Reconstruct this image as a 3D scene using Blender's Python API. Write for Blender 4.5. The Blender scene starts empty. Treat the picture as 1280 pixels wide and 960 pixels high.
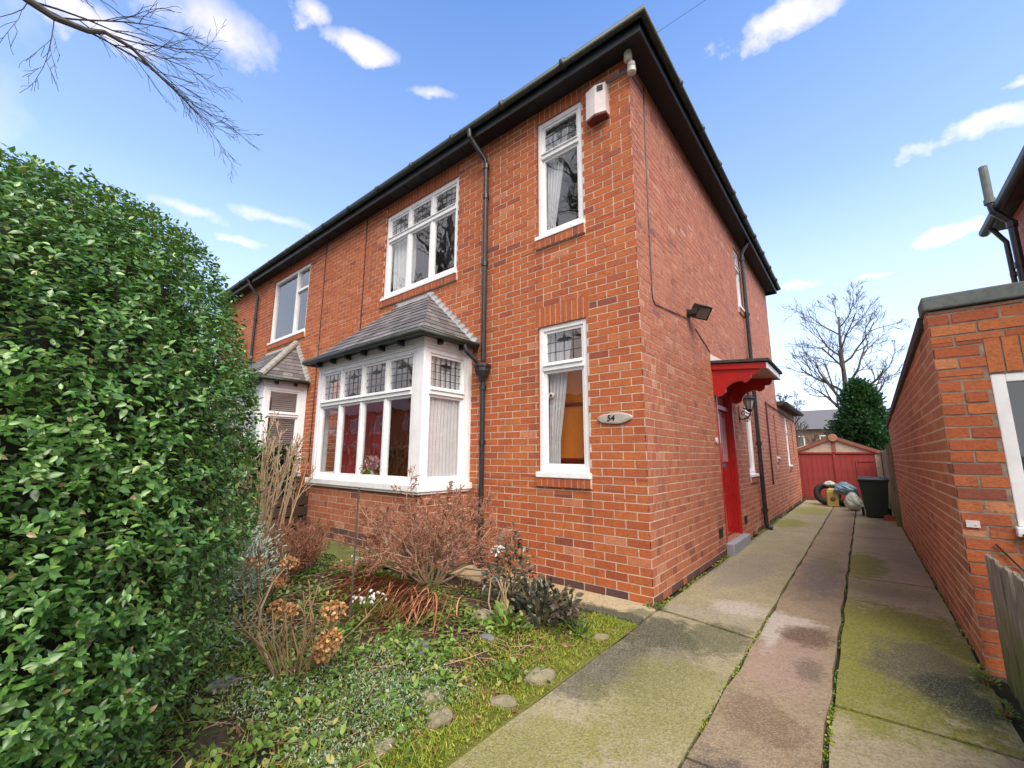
import bpy, math, random
import numpy as np
from mathutils import Vector, Matrix

scene = bpy.context.scene
COL = scene.collection
rng = np.random.default_rng(7)
R = random.Random(11)
PI = math.pi

# ------------------------------------------------------------------ helpers
def V(*a): return Vector(a)

class MB:
    """collects faces and builds them as one mesh object"""
    def __init__(s): s.v = []; s.f = []; s.t = []; s.m = []
    def face(s, pts, t=.5, m=0):
        i = len(s.v); s.v += [tuple(p) for p in pts]; s.f.append(tuple(range(i, i + len(pts)))); s.t.append(t); s.m.append(m)
    def box(s, a, b, t=.5, m=0, skip=()):
        x0, y0, z0 = a; x1, y1, z1 = b
        s.hexa([(x0,y0,z0),(x1,y0,z0),(x1,y1,z0),(x0,y1,z0),(x0,y0,z1),(x1,y0,z1),(x1,y1,z1),(x0,y1,z1)], t, m, skip)
    def hexa(s, p, t=.5, m=0, skip=()):
        i = len(s.v); s.v += [tuple(q) for q in p]
        F = [(0,3,2,1),(4,5,6,7),(0,1,5,4),(1,2,6,5),(2,3,7,6),(3,0,4,7)]
        for k, f in enumerate(F):
            if k in skip: continue
            s.f.append(tuple(i + q for q in f)); s.t.append(t); s.m.append(m)
    def obox(s, P, U, N, a, b, t=.5, m=0, skip=()):
        """box in the frame (u along U, d outward along N, z up)"""
        (u0, d0, z0), (u1, d1, z1) = a, b
        q = lambda u, d, z: (P[0]+U[0]*u+N[0]*d, P[1]+U[1]*u+N[1]*d, P[2]+z)
        s.hexa([q(u0,d1,z0),q(u1,d1,z0),q(u1,d0,z0),q(u0,d0,z0),q(u0,d1,z1),q(u1,d1,z1),q(u1,d0,z1),q(u0,d0,z1)], t, m, skip)
    def tube(s, pts, rad, n=8, t=.5, m=0, caps=True):
        pts = [Vector(p) for p in pts]
        if not hasattr(rad, '__len__'): rad = [rad]*len(pts)
        base = len(s.v); up = None
        for k, p in enumerate(pts):
            d = (pts[min(k+1, len(pts)-1)] - pts[max(k-1, 0)])
            if d.length < 1e-9: d = Vector((0,0,1))
            d.normalize()
            if up is None:
                up = Vector((0,0,1)) if abs(d.z) < .9 else Vector((1,0,0))
            a = d.cross(up)
            if a.length < 1e-6: a = d.cross(Vector((0,1,0)))
            a.normalize(); b = a.cross(d); up = b
            for j in range(n):
                an = 2*PI*j/n; c = p + (a*math.cos(an) + b*math.sin(an))*rad[k]
                s.v.append((c.x, c.y, c.z))
        for k in range(len(pts)-1):
            for j in range(n):
                j2 = (j+1) % n
                s.f.append((base+k*n+j, base+k*n+j2, base+(k+1)*n+j2, base+(k+1)*n+j)); s.t.append(t); s.m.append(m)
        if caps:
            s.f.append(tuple(base+j for j in reversed(range(n)))); s.t.append(t); s.m.append(m)
            e = base+(len(pts)-1)*n
            s.f.append(tuple(e+j for j in range(n))); s.t.append(t); s.m.append(m)
    def lathe(s, c, prof, n=20, t=.5, m=0, axis='z'):
        base = len(s.v)
        for r, z in prof:
            for j in range(n):
                an = 2*PI*j/n; a, b = r*math.cos(an), r*math.sin(an)
                p = (a, b, z) if axis == 'z' else ((z, a, b) if axis == 'x' else (b, z, a))
                s.v.append((c[0]+p[0], c[1]+p[1], c[2]+p[2]))
        for k in range(len(prof)-1):
            for j in range(n):
                j2 = (j+1) % n
                s.f.append((base+k*n+j, base+k*n+j2, base+(k+1)*n+j2, base+(k+1)*n+j)); s.t.append(t); s.m.append(m)
        s.f.append(tuple(base+j for j in reversed(range(n)))); s.t.append(t); s.m.append(m)
        e = base+(len(prof)-1)*n
        s.f.append(tuple(e+j for j in range(n))); s.t.append(t); s.m.append(m)
    def build(s, name, mats, parent=None, smooth=False, bevel=0, loc=None):
        me = bpy.data.meshes.new(name)
        me.from_pydata(s.v, [], s.f)
        if not isinstance(mats, (list, tuple)): mats = [mats]
        for m in mats: me.materials.append(m)
        at = me.attributes.new('tint', 'FLOAT', 'FACE'); at.data.foreach_set('value', s.t)
        me.polygons.foreach_set('material_index', s.m)
        if smooth: me.polygons.foreach_set('use_smooth', [True]*len(s.f))
        me.update()
        o = bpy.data.objects.new(name, me); COL.objects.link(o)
        if parent: o.parent = parent
        if loc: o.location = loc
        if bevel:
            bm = o.modifiers.new('bevel', 'BEVEL'); bm.width = bevel; bm.segments = 2; bm.limit_method = 'ANGLE'
        return o

def empty(name, label, cat, group=None, loc=(0,0,0)):
    o = bpy.data.objects.new(name, None); COL.objects.link(o); o.location = loc; o.empty_display_size = .1
    tag(o, label, cat, group); return o
def tag(o, label=None, cat=None, group=None, kind=None):
    if label: o['label'] = label
    if cat: o['category'] = cat
    if group: o['group'] = group
    if kind: o['kind'] = kind
    return o
def copy_tree(o, parent=None):
    c = o.copy(); COL.objects.link(c)
    if parent: c.parent = parent
    for ch in list(o.children): copy_tree(ch, c)
    return c

def scatter(name, tv, tf, pos, rot, tint, mats, parent=None, mi=0, extra=None, smooth=False):
    """many small template pieces as one mesh; rot (n,3,3) maps template columns"""
    tv = np.asarray(tv, float); n = len(pos); k = len(tv)
    co = np.einsum('nij,kj->nki', rot, tv) + pos[:, None, :]
    co = co.reshape(-1, 3)
    sizes = [len(f) for f in tf]; flat = np.concatenate([np.asarray(f) for f in tf])
    loops = (flat[None, :] + (np.arange(n)*k)[:, None]).reshape(-1)
    sz = np.tile(sizes, n); start = np.concatenate([[0], np.cumsum(sz)[:-1]])
    me = bpy.data.meshes.new(name)
    me.vertices.add(len(co)); me.vertices.foreach_set('co', co.ravel())
    me.loops.add(len(loops)); me.loops.foreach_set('vertex_index', loops.astype(np.int32))
    me.polygons.add(len(sz)); me.polygons.foreach_set('loop_start', start.astype(np.int32))
    me.polygons.foreach_set('loop_total', sz.astype(np.int32))
    if not isinstance(mats, (list, tuple)): mats = [mats]
    for m in mats: me.materials.append(m)
    at = me.attributes.new('tint', 'FLOAT', 'FACE'); at.data.foreach_set('value', np.repeat(tint, len(sizes)).astype(np.float32))
    if smooth: me.polygons.foreach_set('use_smooth', np.ones(len(sz), bool))
    me.update(calc_edges=True); me.validate()
    o = bpy.data.objects.new(name, me); COL.objects.link(o)
    if parent: o.parent = parent
    return o

def nrm(a): return a/np.maximum(np.linalg.norm(a, axis=1, keepdims=True), 1e-9)
def basis(d, up):
    """columns x,y,z with y=d, z near up"""
    y = nrm(d); z = up - (up*y).sum(1, keepdims=True)*y; z = nrm(z); x = np.cross(y, z)
    return np.stack([x, y, z], axis=2)

LEAF_V = [(0,0,0),(0,.5,-.03),(0,1,-.16),(-.2,.22,.05),(-.24,.58,.04),(.2,.22,.05),(.24,.58,.04)]
LEAF_F = [(0,1,4,3),(1,2,4),(0,5,6,1),(1,6,2)]
BLADE_V = [(-.5,0,0),(.5,0,0),(.38,.55,.03),(-.38,.55,.03),(0,1,-.12)]
BLADE_F = [(0,1,2,3),(3,2,4)]
ROUND_V = [(0,0,0),(-.42,.25,.04),(-.5,.62,.08),(-.2,.98,.02),(.2,.98,.02),(.5,.62,.08),(.42,.25,.04),(0,.5,-.03)]
ROUND_F = [(0,7,2,1),(7,3,2),(7,4,3),(7,5,4),(0,6,5,7)]

# ------------------------------------------------------------------ materials
class G:
    def __init__(s, nt): s.nt = nt
    def n(s, typ, ins=None, **kw):
        nd = s.nt.nodes.new(typ)
        for k, v in kw.items(): setattr(nd, k, v)
        for k, v in (ins or {}).items():
            sock = nd.inputs[k]
            if hasattr(v, 'is_output') or isinstance(v, bpy.types.NodeSocket): s.nt.links.new(v, sock)
            else:
                if isinstance(v, (tuple, list)) and len(v) == 3 and sock.type == 'RGBA': v = (*v, 1)
                sock.default_value = v
        return nd
    def math(s, op, a, b=0., c=None, clamp=False):
        nd = s.n('ShaderNodeMath', operation=op, use_clamp=clamp)
        for i, v in enumerate([a, b] + ([c] if c is not None else [])):
            if isinstance(v, bpy.types.NodeSocket): s.nt.links.new(v, nd.inputs[i])
            else: nd.inputs[i].default_value = v
        return nd.outputs[0]
    def mix(s, f, a, b, blend='MIX'):
        nd = s.n('ShaderNodeMix', data_type='RGBA', blend_type=blend)
        for i, v in ((0, f), (6, a), (7, b)):
            if isinstance(v, bpy.types.NodeSocket): s.nt.links.new(v, nd.inputs[i])
            else: nd.inputs[i].default_value = (*v, 1) if isinstance(v, (tuple, list)) and len(v) == 3 else v
        return nd.outputs[2]
    def ramp(s, f, stops, interp='LINEAR'):
        nd = s.n('ShaderNodeValToRGB'); nd.color_ramp.interpolation = interp
        el = nd.color_ramp.elements
        while len(el) < len(stops): el.new(.5)
        for e, (p, c) in zip(el, stops):
            e.position = p; e.color = (*c, 1) if hasattr(c, '__len__') else (c, c, c, 1)
        s.nt.links.new(f, nd.inputs[0]); return nd.outputs[0]
    def noise(s, scale, detail=4, rough=.55, vec=None, dist=0.):
        i = {'Scale': scale, 'Detail': detail, 'Roughness': rough, 'Distortion': dist}
        if vec is not None: i['Vector'] = vec
        return s.n('ShaderNodeTexNoise', i).outputs['Fac']
    def obj(s): return s.n('ShaderNodeTexCoord').outputs['Object']
    def attr(s, name='tint'): return s.n('ShaderNodeAttribute', attribute_name=name).outputs['Fac']
    def sep(s, v):
        nd = s.n('ShaderNodeSeparateXYZ', {0: v}); return nd.outputs
    def bump(s, h, dist=.01, strength=1., normal=None):
        i = {'Height': h, 'Distance': dist, 'Strength': strength}
        if normal is not None: i['Normal'] = normal
        return s.n('ShaderNodeBump', i).outputs[0]

def newmat(name):
    m = bpy.data.materials.new(name); m.use_nodes = True
    return m, G(m.node_tree), m.node_tree.nodes['Principled BSDF']
def setin(g, b, **kw):
    for k, v in kw.items():
        k = k.replace('_', ' ')
        if isinstance(v, bpy.types.NodeSocket): g.nt.links.new(v, b.inputs[k])
        else: b.inputs[k].default_value = (*v, 1) if isinstance(v, tuple) and len(v) == 3 else v

def simple(name, c1, c2=None, rough=.6, scale=8., bump=0., bscale=60., metallic=0., amt=.5, spec=.5, coat=0.):
    m, g, b = newmat(name)
    if c2 is None: c2 = tuple(x*.78 for x in c1)
    co = g.obj()
    f = g.ramp(g.noise(scale, 6, .6, co), [(.5-amt*.4, 0.), (.5+amt*.4, 1.)])
    setin(g, b, Base_Color=g.mix(f, c1, c2), Roughness=rough, Metallic=metallic)
    b.inputs['Specular IOR Level'].default_value = spec; b.inputs['Coat Weight'].default_value = coat
    if bump: setin(g, b, Normal=g.bump(g.noise(bscale, 5, .6, co), bump))
    return m

def brick_mat(name, stops, spec=.35, rough=.82):
    m, g, b = newmat(name)
    co = g.obj(); t = g.attr()
    base = g.ramp(t, stops)
    n1 = g.noise(22, 6, .65, co); n2 = g.noise(3.2, 4, .6, co); n3 = g.noise(120, 3, .6, co)
    c = g.mix(g.ramp(n1, [(.40, 0.), (.74, .6)]), base, g.mix(.6, base, (.13, .055, .05)))
    c = g.mix(g.ramp(n3, [(.56, 0.), (.78, .22)]), c, (.56, .33, .22))
    c = g.mix(g.ramp(g.noise(60, 6, .85, co), [(.50, 0.), (.66, .85)]), c, g.mix(.7, c, (.06,.03,.03)))
    c = g.mix(g.ramp(n2, [(.45, 0.), (.75, .3)]), c, g.mix(.5, c, (.25, .12, .1)))
    stk = g.noise(2.6, 6, .7, g.n('ShaderNodeMapping', {'Vector': co, 'Scale': (1.6,1.6,.28)}).outputs[0])
    c = g.mix(g.ramp(stk, [(.52, 0.), (.72, .38)]), c, (.085,.045,.04))      # old rain streaks and soot
    setin(g, b, Base_Color=c, Roughness=rough)
    b.inputs['Specular IOR Level'].default_value = spec
    h = g.math('ADD', g.math('MULTIPLY', g.noise(45, 6, .7, co), 1.), g.math('MULTIPLY', n3, .4))
    setin(g, b, Normal=g.bump(h, .006))
    return m

M = {}
M['brick_front'] = brick_mat('brick_front', [(0, (.60,.24,.13)), (.12, (.56,.17,.05)), (.4, (.50,.125,.034)), (.62, (.38,.085,.034)), (.76, (.25,.07,.045)), (.9, (.13,.052,.045)), (1, (.07,.045,.05))])
M['brick_side'] = brick_mat('brick_side', [(0, (.60,.30,.20)), (.12, (.55,.21,.11)), (.4, (.48,.155,.072)), (.62, (.38,.115,.06)), (.76, (.26,.08,.06)), (.9, (.14,.06,.055)), (1, (.07,.05,.055))], spec=.5, rough=.7)  # front brick made pinker, with the side wall's hazy glare in the colour
M['brick_garage_side'] = brick_mat('brick_garage_side', [(0, (.62,.34,.19)), (.2, (.56,.25,.12)), (.5, (.47,.18,.085)), (.7, (.36,.13,.07)), (1, (.16,.09,.07))])
M['brick_garage'] = brick_mat('brick_garage', [(0, (.64,.32,.18)), (.15, (.56,.175,.055)), (.38, (.48,.12,.036)), (.55, (.36,.085,.038)), (.66, (.24,.075,.045)), (.8, (.22,.065,.05)), (1, (.09,.05,.05))])
def mortar(name, a, b_):
    m, g, b = newmat(name); co = g.obj()
    c = g.mix(g.ramp(g.noise(14, 6, .7, co), [(.3, 0.), (.7, 1.)]), a, b_)
    setin(g, b, Base_Color=c, Roughness=.95, Normal=g.bump(g.noise(150, 4, .7, co), .004)); return m
M['mortar'] = mortar('mortar', (.72,.62,.52), (.50,.40,.32))
M['mortar_dark'] = mortar('mortar_garage', (.36,.29,.23), (.16,.12,.10))

def white_paint():
    m, g, b = newmat('white_paint'); co = g.obj()
    c = g.mix(g.ramp(g.noise(6, 6, .65, co), [(.45, 0.), (.75, 1.)]), (.86,.87,.90), (.74,.75,.77))
    c = g.mix(g.ramp(g.noise(60, 4, .7, co), [(.66, 0.), (.74, .5)]), c, (.5,.48,.44))
    c = g.mix(g.ramp(g.noise(9, 6, .7, g.n('ShaderNodeMapping', {'Vector': co, 'Scale': (2.,2.,.35)}).outputs[0]), [(.55, 0.), (.78, .35)]), c, (.55,.54,.49))
    setin(g, b, Base_Color=c, Roughness=.38, Normal=g.bump(g.noise(25, 3, .5, co), .0015)); return m
M['white'] = white_paint()
M['blackmetal'] = simple('black_painted_iron', (.012,.013,.016), (.03,.03,.033), rough=.35, scale=12, bump=.002, bscale=40)
M['fascia'] = simple('black_fascia_paint', (.006,.008,.012), (.014,.016,.02), rough=.42, scale=5, bump=.002, bscale=30)
def soffit_mat():
    m, g, b = newmat('black_soffit'); co = g.obj()
    c = g.mix(g.ramp(g.noise(5, 6, .7, co), [(.58, 0.), (.85, .4)]), (.004,.006,.010), (.03,.036,.05))
    setin(g, b, Base_Color=c, Roughness=.6); return m
M['soffit'] = soffit_mat()
M['gutter'] = simple('mossy_black_gutter', (.012,.014,.014), (.03,.045,.03), rough=.5, scale=9, bump=.003, bscale=50)
def slate_mat():
    m, g, b = newmat('roof_slate'); co = g.obj(); t = g.attr()
    c = g.ramp(t, [(0, (.085,.082,.088)), (.5, (.135,.13,.135)), (1, (.21,.20,.20))])
    c = g.mix(g.ramp(g.noise(18, 6, .7, co), [(.4, 0.), (.75, .7)]), c, (.10,.09,.095))
    c = g.mix(g.ramp(g.noise(7, 5, .7, co), [(.6, 0.), (.75, .4)]), c, (.30,.29,.25))
    setin(g, b, Base_Color=c, Roughness=.6, Normal=g.bump(g.noise(60, 5, .7, co), .004)); return m
M['slate'] = slate_mat()
M['lead'] = simple('grey_lead', (.33,.34,.36), (.2,.21,.23), rough=.5, scale=10, bump=.004, bscale=20)
M['ridge'] = simple('grey_ridge_mortar', (.36,.35,.32), (.2,.2,.18), rough=.9, scale=14, bump=.01, bscale=40)
M['red'] = simple('red_gloss_paint', (.48,.018,.016), (.36,.014,.014), rough=.3, scale=5, bump=.001, bscale=40)
M['red_door'] = simple('red_door_paint', (.50,.016,.02), (.42,.014,.018), rough=.18, scale=4, coat=.5)
M['shed_red'] = simple('faded_red_boards', (.42,.065,.06), (.28,.04,.04), rough=.6, scale=4, bump=.004, bscale=30, amt=.7)
M['shed_cream'] = simple('cream_render', (.62,.55,.45), (.48,.40,.32), rough=.85, scale=8, bump=.004, bscale=90)
M['felt'] = simple('black_roof_felt', (.035,.035,.038), (.075,.078,.078), rough=.9, scale=20, bump=.006, bscale=120)
M['coping'] = simple('grey_green_felt_coping', (.10,.125,.125), (.17,.19,.18), rough=.85, scale=25, bump=.006, bscale=150)
M['stone_step'] = simple('grey_painted_step', (.33,.34,.37), (.25,.26,.28), rough=.7, scale=9, bump=.003)
M['white_box'] = simple('weathered_white_plastic', (.72,.66,.66), (.58,.50,.50), rough=.4, scale=7)
M['alarm_base'] = simple('dark_red_plastic', (.16,.03,.03), (.12,.025,.028), rough=.4)
M['darkglass'] = simple('floodlight_glass', (.20,.17,.13), (.13,.11,.09), rough=.15)
M['ceramic'] = simple('cream_ceramic', (.66,.63,.52), (.5,.48,.4), rough=.3, scale=12)
M['plaque'] = simple('pebble_grey_stone', (.50,.46,.43), (.32,.28,.27), rough=.5, scale=30, bump=.004, bscale=40, amt=.8)
M['black_text'] = simple('black_lettering', (.01,.01,.01), rough=.5)
M['interior'] = simple('orange_wall_paint', (.95,.31,.045), (.90,.27,.04), rough=.7, scale=3)
M['interior_grey'] = simple('grey_room_paint', (.45,.44,.43), (.38,.37,.36), rough=.8, scale=3)
M['wood_dark'] = simple('dark_wood', (.12,.035,.02), (.07,.025,.015), rough=.35, scale=10)
def cloth(name, c1, c2, trans=.4):
    m, g, b = newmat(name); co = g.obj()
    c = g.mix(g.ramp(g.noise(9, 5, .6, co), [(.35, 0.), (.7, 1.)]), c1, c2)
    setin(g, b, Base_Color=c, Roughness=.9)
    tr = g.n('ShaderNodeBsdfTranslucent', {'Color': c}); mx = g.n('ShaderNodeMixShader', {0: trans, 1: b.outputs[0], 2: tr.outputs[0]})
    g.nt.links.new(mx.outputs[0], g.nt.nodes['Material Output'].inputs[0]); return m
M['net'] = cloth('white_net_curtain', (.85,.86,.90), (.74,.75,.80))
M['redcurtain'] = cloth('dark_red_curtain', (.36,.03,.035), (.22,.02,.03), .2)
M['blind'] = simple('pale_slats', (.75,.75,.76), (.66,.66,.68), rough=.5)
def glass():
    m, g, b = newmat('window_glass'); g.nt.nodes.remove(b)
    ge = g.n('ShaderNodeNewGeometry'); cs = g.math('ABSOLUTE', g.n('ShaderNodeVectorMath', {0: ge.outputs['Incoming'], 1: ge.outputs['Normal']}, operation='DOT_PRODUCT').outputs['Value'])
    f = g.math('MULTIPLY_ADD', g.math('POWER', g.math('SUBTRACT', 1., cs, clamp=True), 4.), .75, .13, clamp=True)
    co = g.obj(); nb = g.bump(g.noise(2.2, 2, .5, co), .004)
    gl = g.n('ShaderNodeBsdfGlossy', {'Roughness': .015, 'Normal': nb, 'Color': (.95,.96,.98,1)})
    tr = g.n('ShaderNodeBsdfTransparent', {'Color': (.97,.98,.97,1)})
    mx = g.n('ShaderNodeMixShader', {0: f, 1: tr.outputs[0], 2: gl.outputs[0]})
    g.nt.links.new(mx.outputs[0], g.nt.nodes['Material Output'].inputs[0]); return m
M['glass'] = glass()
def leaf_mat(name, stops, rough=.4, spec=.5, trans=.25, var=.35, vein=False):
    m, g, b = newmat(name); t = g.attr(); co = g.obj()
    c = g.ramp(t, stops)
    c = g.mix(g.ramp(g.noise(3.0, 3, .6, co), [(.35, 0.), (.7, var*.6)]), c, g.mix(.55, c, (.02,.03,.01)))
    setin(g, b, Base_Color=c, Roughness=rough); b.inputs['Specular IOR Level'].default_value = spec
    tr = g.n('ShaderNodeBsdfTranslucent', {'Color': g.mix(.4, c, (.20,.26,.04))})
    mx = g.n('ShaderNodeMixShader', {0: trans, 1: b.outputs[0], 2: tr.outputs[0]})
    g.nt.links.new(mx.outputs[0], g.nt.nodes['Material Output'].inputs[0]); return m
M['hedge_leaf'] = leaf_mat('hedge_leaf', [(0, (.032,.10,.022)), (.35, (.075,.195,.038)), (.7, (.135,.29,.056)), (.9, (.25,.42,.095)), (.97, (.30,.34,.08)), (1, (.42,.26,.13))], rough=.33, spec=.75, trans=.18)
M['dark_leaf'] = leaf_mat('dark_shrub_leaf', [(0, (.03,.05,.03)), (.5, (.065,.075,.05)), (.8, (.12,.085,.08)), (1, (.22,.24,.14))], rough=.3, spec=.6, trans=.1)
M['silver_leaf'] = leaf_mat('silver_leaf', [(0, (.24,.33,.22)), (.5, (.44,.54,.40)), (1, (.66,.72,.60))], rough=.6, trans=.2)
M['sage_leaf'] = leaf_mat('sage_cover_leaf', [(0, (.10,.18,.09)), (.5, (.24,.34,.19)), (1, (.44,.52,.36))], rough=.7, trans=.2)
M['green_leaf'] = leaf_mat('green_cover_leaf', [(0, (.05,.11,.018)), (.5, (.115,.225,.035)), (.85, (.22,.35,.06)), (1, (.42,.40,.13))], rough=.5, trans=.3)
M['lime_leaf'] = leaf_mat('lime_moss_blade', [(0, (.12,.17,.015)), (.5, (.27,.34,.03)), (.85, (.44,.46,.06)), (1, (.52,.44,.14))], rough=.6, trans=.3)
M['conifer'] = leaf_mat('evergreen_leaf', [(0, (.012,.05,.018)), (.5, (.025,.10,.035)), (1, (.06,.17,.06))], rough=.4, trans=.15)
M['litter'] = leaf_mat('dead_leaf', [(0, (.10,.045,.022)), (.5, (.22,.10,.045)), (1, (.38,.22,.11))], rough=.8, trans=.1)
M['straw'] = leaf_mat('red_brown_straw', [(0, (.26,.085,.04)), (.5, (.54,.21,.10)), (1, (.70,.40,.22))], rough=.7, trans=.1)
M['dryflower'] = leaf_mat('dry_flower_petal', [(0, (.36,.14,.04)), (.5, (.58,.29,.11)), (1, (.70,.46,.24))], rough=.8, trans=.2)
M['petal_white'] = leaf_mat('white_petal', [(0, (.75,.78,.72)), (1, (.85,.86,.83))], rough=.6, trans=.2, var=0)
M['petal_pink'] = leaf_mat('pink_petal', [(0, (.75,.28,.42)), (1, (.85,.60,.68))], rough=.6, trans=.2, var=0)
def bark(name, c1, c2):
    return simple(name, c1, c2, rough=.85, scale=14, bump=.006, bscale=60, amt=.7)
M['bark'] = bark('grey_bark', (.10,.085,.07), (.055,.045,.04))
M['twig_red'] = bark('pinkish_twig', (.36,.20,.13), (.20,.105,.07))
def twig_ramp(name, a, b_):
    m, g, b = newmat(name); co = g.obj()
    c = g.mix(g.attr(), a, b_); c = g.mix(g.ramp(g.noise(18, 5, .7, co), [(.35, 0.), (.7, .6)]), c, g.mix(.5, c, (.05,.03,.02)))
    setin(g, b, Base_Color=c, Roughness=.8); return m
M['twig_red'] = twig_ramp('twig_pale_to_red', (.46,.33,.21), (.30,.135,.085))
M['twig_brown'] = twig_ramp('twig_brown_to_rust', (.30,.17,.09), (.36,.14,.065))
M['twig_pale'] = bark('pale_buff_stem', (.44,.32,.20), (.30,.21,.13))
M['twig_brown'] = bark('brown_fine_twig', (.34,.15,.08), (.22,.10,.06))
M['stem_olive'] = bark('olive_brown_stem', (.30,.21,.09), (.18,.12,.06))
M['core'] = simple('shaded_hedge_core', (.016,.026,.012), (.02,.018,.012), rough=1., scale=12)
M['rock'] = simple('buff_rock', (.27,.22,.15), (.15,.15,.08), rough=.9, scale=9, bump=.02, bscale=18)
M['slate_rock'] = simple('grey_slate_rock', (.16,.17,.165), (.10,.11,.10), rough=.7, scale=12, bump=.01, bscale=20)
M['binplastic'] = simple('dark_green_black_plastic', (.012,.028,.022), (.02,.04,.032), rough=.45, scale=6)
M['rubber'] = simple('black_rubber', (.02,.02,.021), (.035,.034,.033), rough=.75, scale=20, bump=.004)
M['yellow'] = simple('dirty_yellow_plastic', (.52,.40,.10), (.35,.27,.09), rough=.6, scale=9)
M['bag_white'] = simple('white_green_plastic_bag', (.60,.63,.58), (.30,.40,.33), rough=.35, scale=7)
M['bag_blue'] = simple('blue_plastic_sheet', (.20,.34,.42), (.10,.17,.24), rough=.35, scale=6)
M['metalgrey'] = simple('dull_steel', (.3,.31,.33), (.2,.2,.22), rough=.4, metallic=.7)

def fence_mat():
    m, g, b = newmat('weathered_green_fence'); co = g.obj()
    mp = g.n('ShaderNodeMapping', {'Vector': co, 'Scale': (18, 18, 1.2)}).outputs[0]
    n1 = g.noise(3, 6, .7, mp)
    c = g.ramp(n1, [(.3, (.07,.06,.045)), (.5, (.25,.23,.18)), (.7, (.40,.38,.31))])
    z = g.sep(co)[2]
    gz = g.math('ADD', g.math('MULTIPLY', z, -1.5), g.math('MULTIPLY_ADD', g.noise(5, 4, .6, co), 1.6, .2))
    c = g.mix(g.ramp(gz, [(.15, 0.), (.75, .85)]), c, (.13,.17,.045))
    setin(g, b, Base_Color=c, Roughness=.9, Normal=g.bump(n1, .008)); return m
M['fence'] = fence_mat()
M['plank_brown'] = simple('dark_brown_plank', (.085,.045,.028), (.05,.03,.02), rough=.85, scale=12, bump=.006)

# ---- driveway concrete: stains have their own shapes at their own places
def concrete(name, stops, stains, speckle=.30, grain=95.):
    m, g, b = newmat(name); co = g.obj()
    big = g.noise(1.1, 6, .65, co); mid = g.noise(6, 8, .72, co); fine = g.noise(grain, 3, .75, co); pit = g.noise(grain*.55, 4, .8, g.n('ShaderNodeMapping', {'Vector': co, 'Location': (3,5,1)}).outputs[0])
    f = g.math('ADD', g.math('MULTIPLY', big, .55), g.math('MULTIPLY', mid, .45))
    c = g.ramp(f, stops)
    X = g.sep(co)
    wob = g.math('ADD', g.math('MULTIPLY_ADD', g.noise(3.2, 5, .65, co), 1.5, -.75), g.math('MULTIPLY_ADD', g.noise(14, 7, .78, co), 1.5, -.75))
    for (cx, cy, rx, ry, colr, st, *ed) in stains:
        dx = g.math('DIVIDE', g.math('SUBTRACT', X[0], cx), rx); dy = g.math('DIVIDE', g.math('SUBTRACT', X[1], cy), ry)
        d = g.math('ADD', g.math('SQRT', g.math('ADD', g.math('MULTIPLY', dx, dx), g.math('MULTIPLY', dy, dy))), wob)
        c = g.mix(g.ramp(d, [(.62 if not ed else ed[0]+.12, st), (1.02, 0.)]), c, colr)
    c = g.mix(g.ramp(fine, [(.50, 0.), (.60, speckle)]), c, (.55,.50,.41))
    c = g.mix(g.ramp(pit, [(.50, 0.), (.60, speckle*1.25)]), c, (.06,.052,.04))
    c = g.mix(g.ramp(g.noise(24, 6, .75, g.n('ShaderNodeMapping', {'Vector': co, 'Location': (9,2,4)}).outputs[0]), [(.52, 0.), (.75, .42)]), c, g.mix(.55, c, (.05,.045,.03)))
    setin(g, b, Base_Color=c, Roughness=.92)
    b.inputs['Specular IOR Level'].default_value = .3
    h = g.math('ADD', fine, g.math('MULTIPLY', mid, .8))
    setin(g, b, Normal=g.bump(g.math('ADD', h, g.math('MULTIPLY', pit, -.8)), .010)); return m
GREEN = (.075,.085,.03); LIME = (.215,.22,.025); DGREEN = (.035,.045,.022); PALE = (.50,.44,.37); BROWN = (.13,.075,.045)
M['slab_left'] = concrete('concrete_left_strip', [(.3, (.23,.20,.115)), (.5, (.35,.305,.18)), (.7, (.44,.385,.24))],
    [(.3,-.9,.45,.9,(.12,.115,.075),.6), (.22,-.55,.35,.45,DGREEN,.75), (.15,-1.35,.28,.5,(.06,.06,.045),.6), (.6,-1.4,.4,.7,LIME,.5), (.3,-2.3,.35,.5,LIME,.6), (.6,-.35,.35,.4,GREEN,.7),
     (.62,.45,.26,.26,PALE,.95), (.45,.1,.4,.18,(.36,.33,.26),.5), (.3,6.6,.35,.9,LIME,.85), (.45,9.5,.5,1.3,LIME,.8), (.35,2.,.35,1.2,(.22,.20,.18),.5), (.06,4.,.05,5.,DGREEN,.4)])
M['slab_mid'] = concrete('tarmac_mid_strip', [(.3, (.20,.15,.088)), (.5, (.30,.225,.14)), (.7, (.385,.29,.185))],
    [(1.05,-.35,.26,.8,(.36,.25,.195),.75), (.99,.36,.24,.2,PALE,.95), (.92,.1,.09,.5,PALE,.95), (1.13,.10,.20,.28,BROWN,.9), (1.2,-.5,.1,.2,(.09,.065,.05),.6), (1.05,-1.25,.25,.25,BROWN,.5), (1.05,-2.0,.3,.35,(.085,.07,.06),.75), (1.08,2.3,.24,1.6,(.14,.125,.115),.65), (1.15,3.0,.1,1.,LIME,.3)], speckle=.25)
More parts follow.
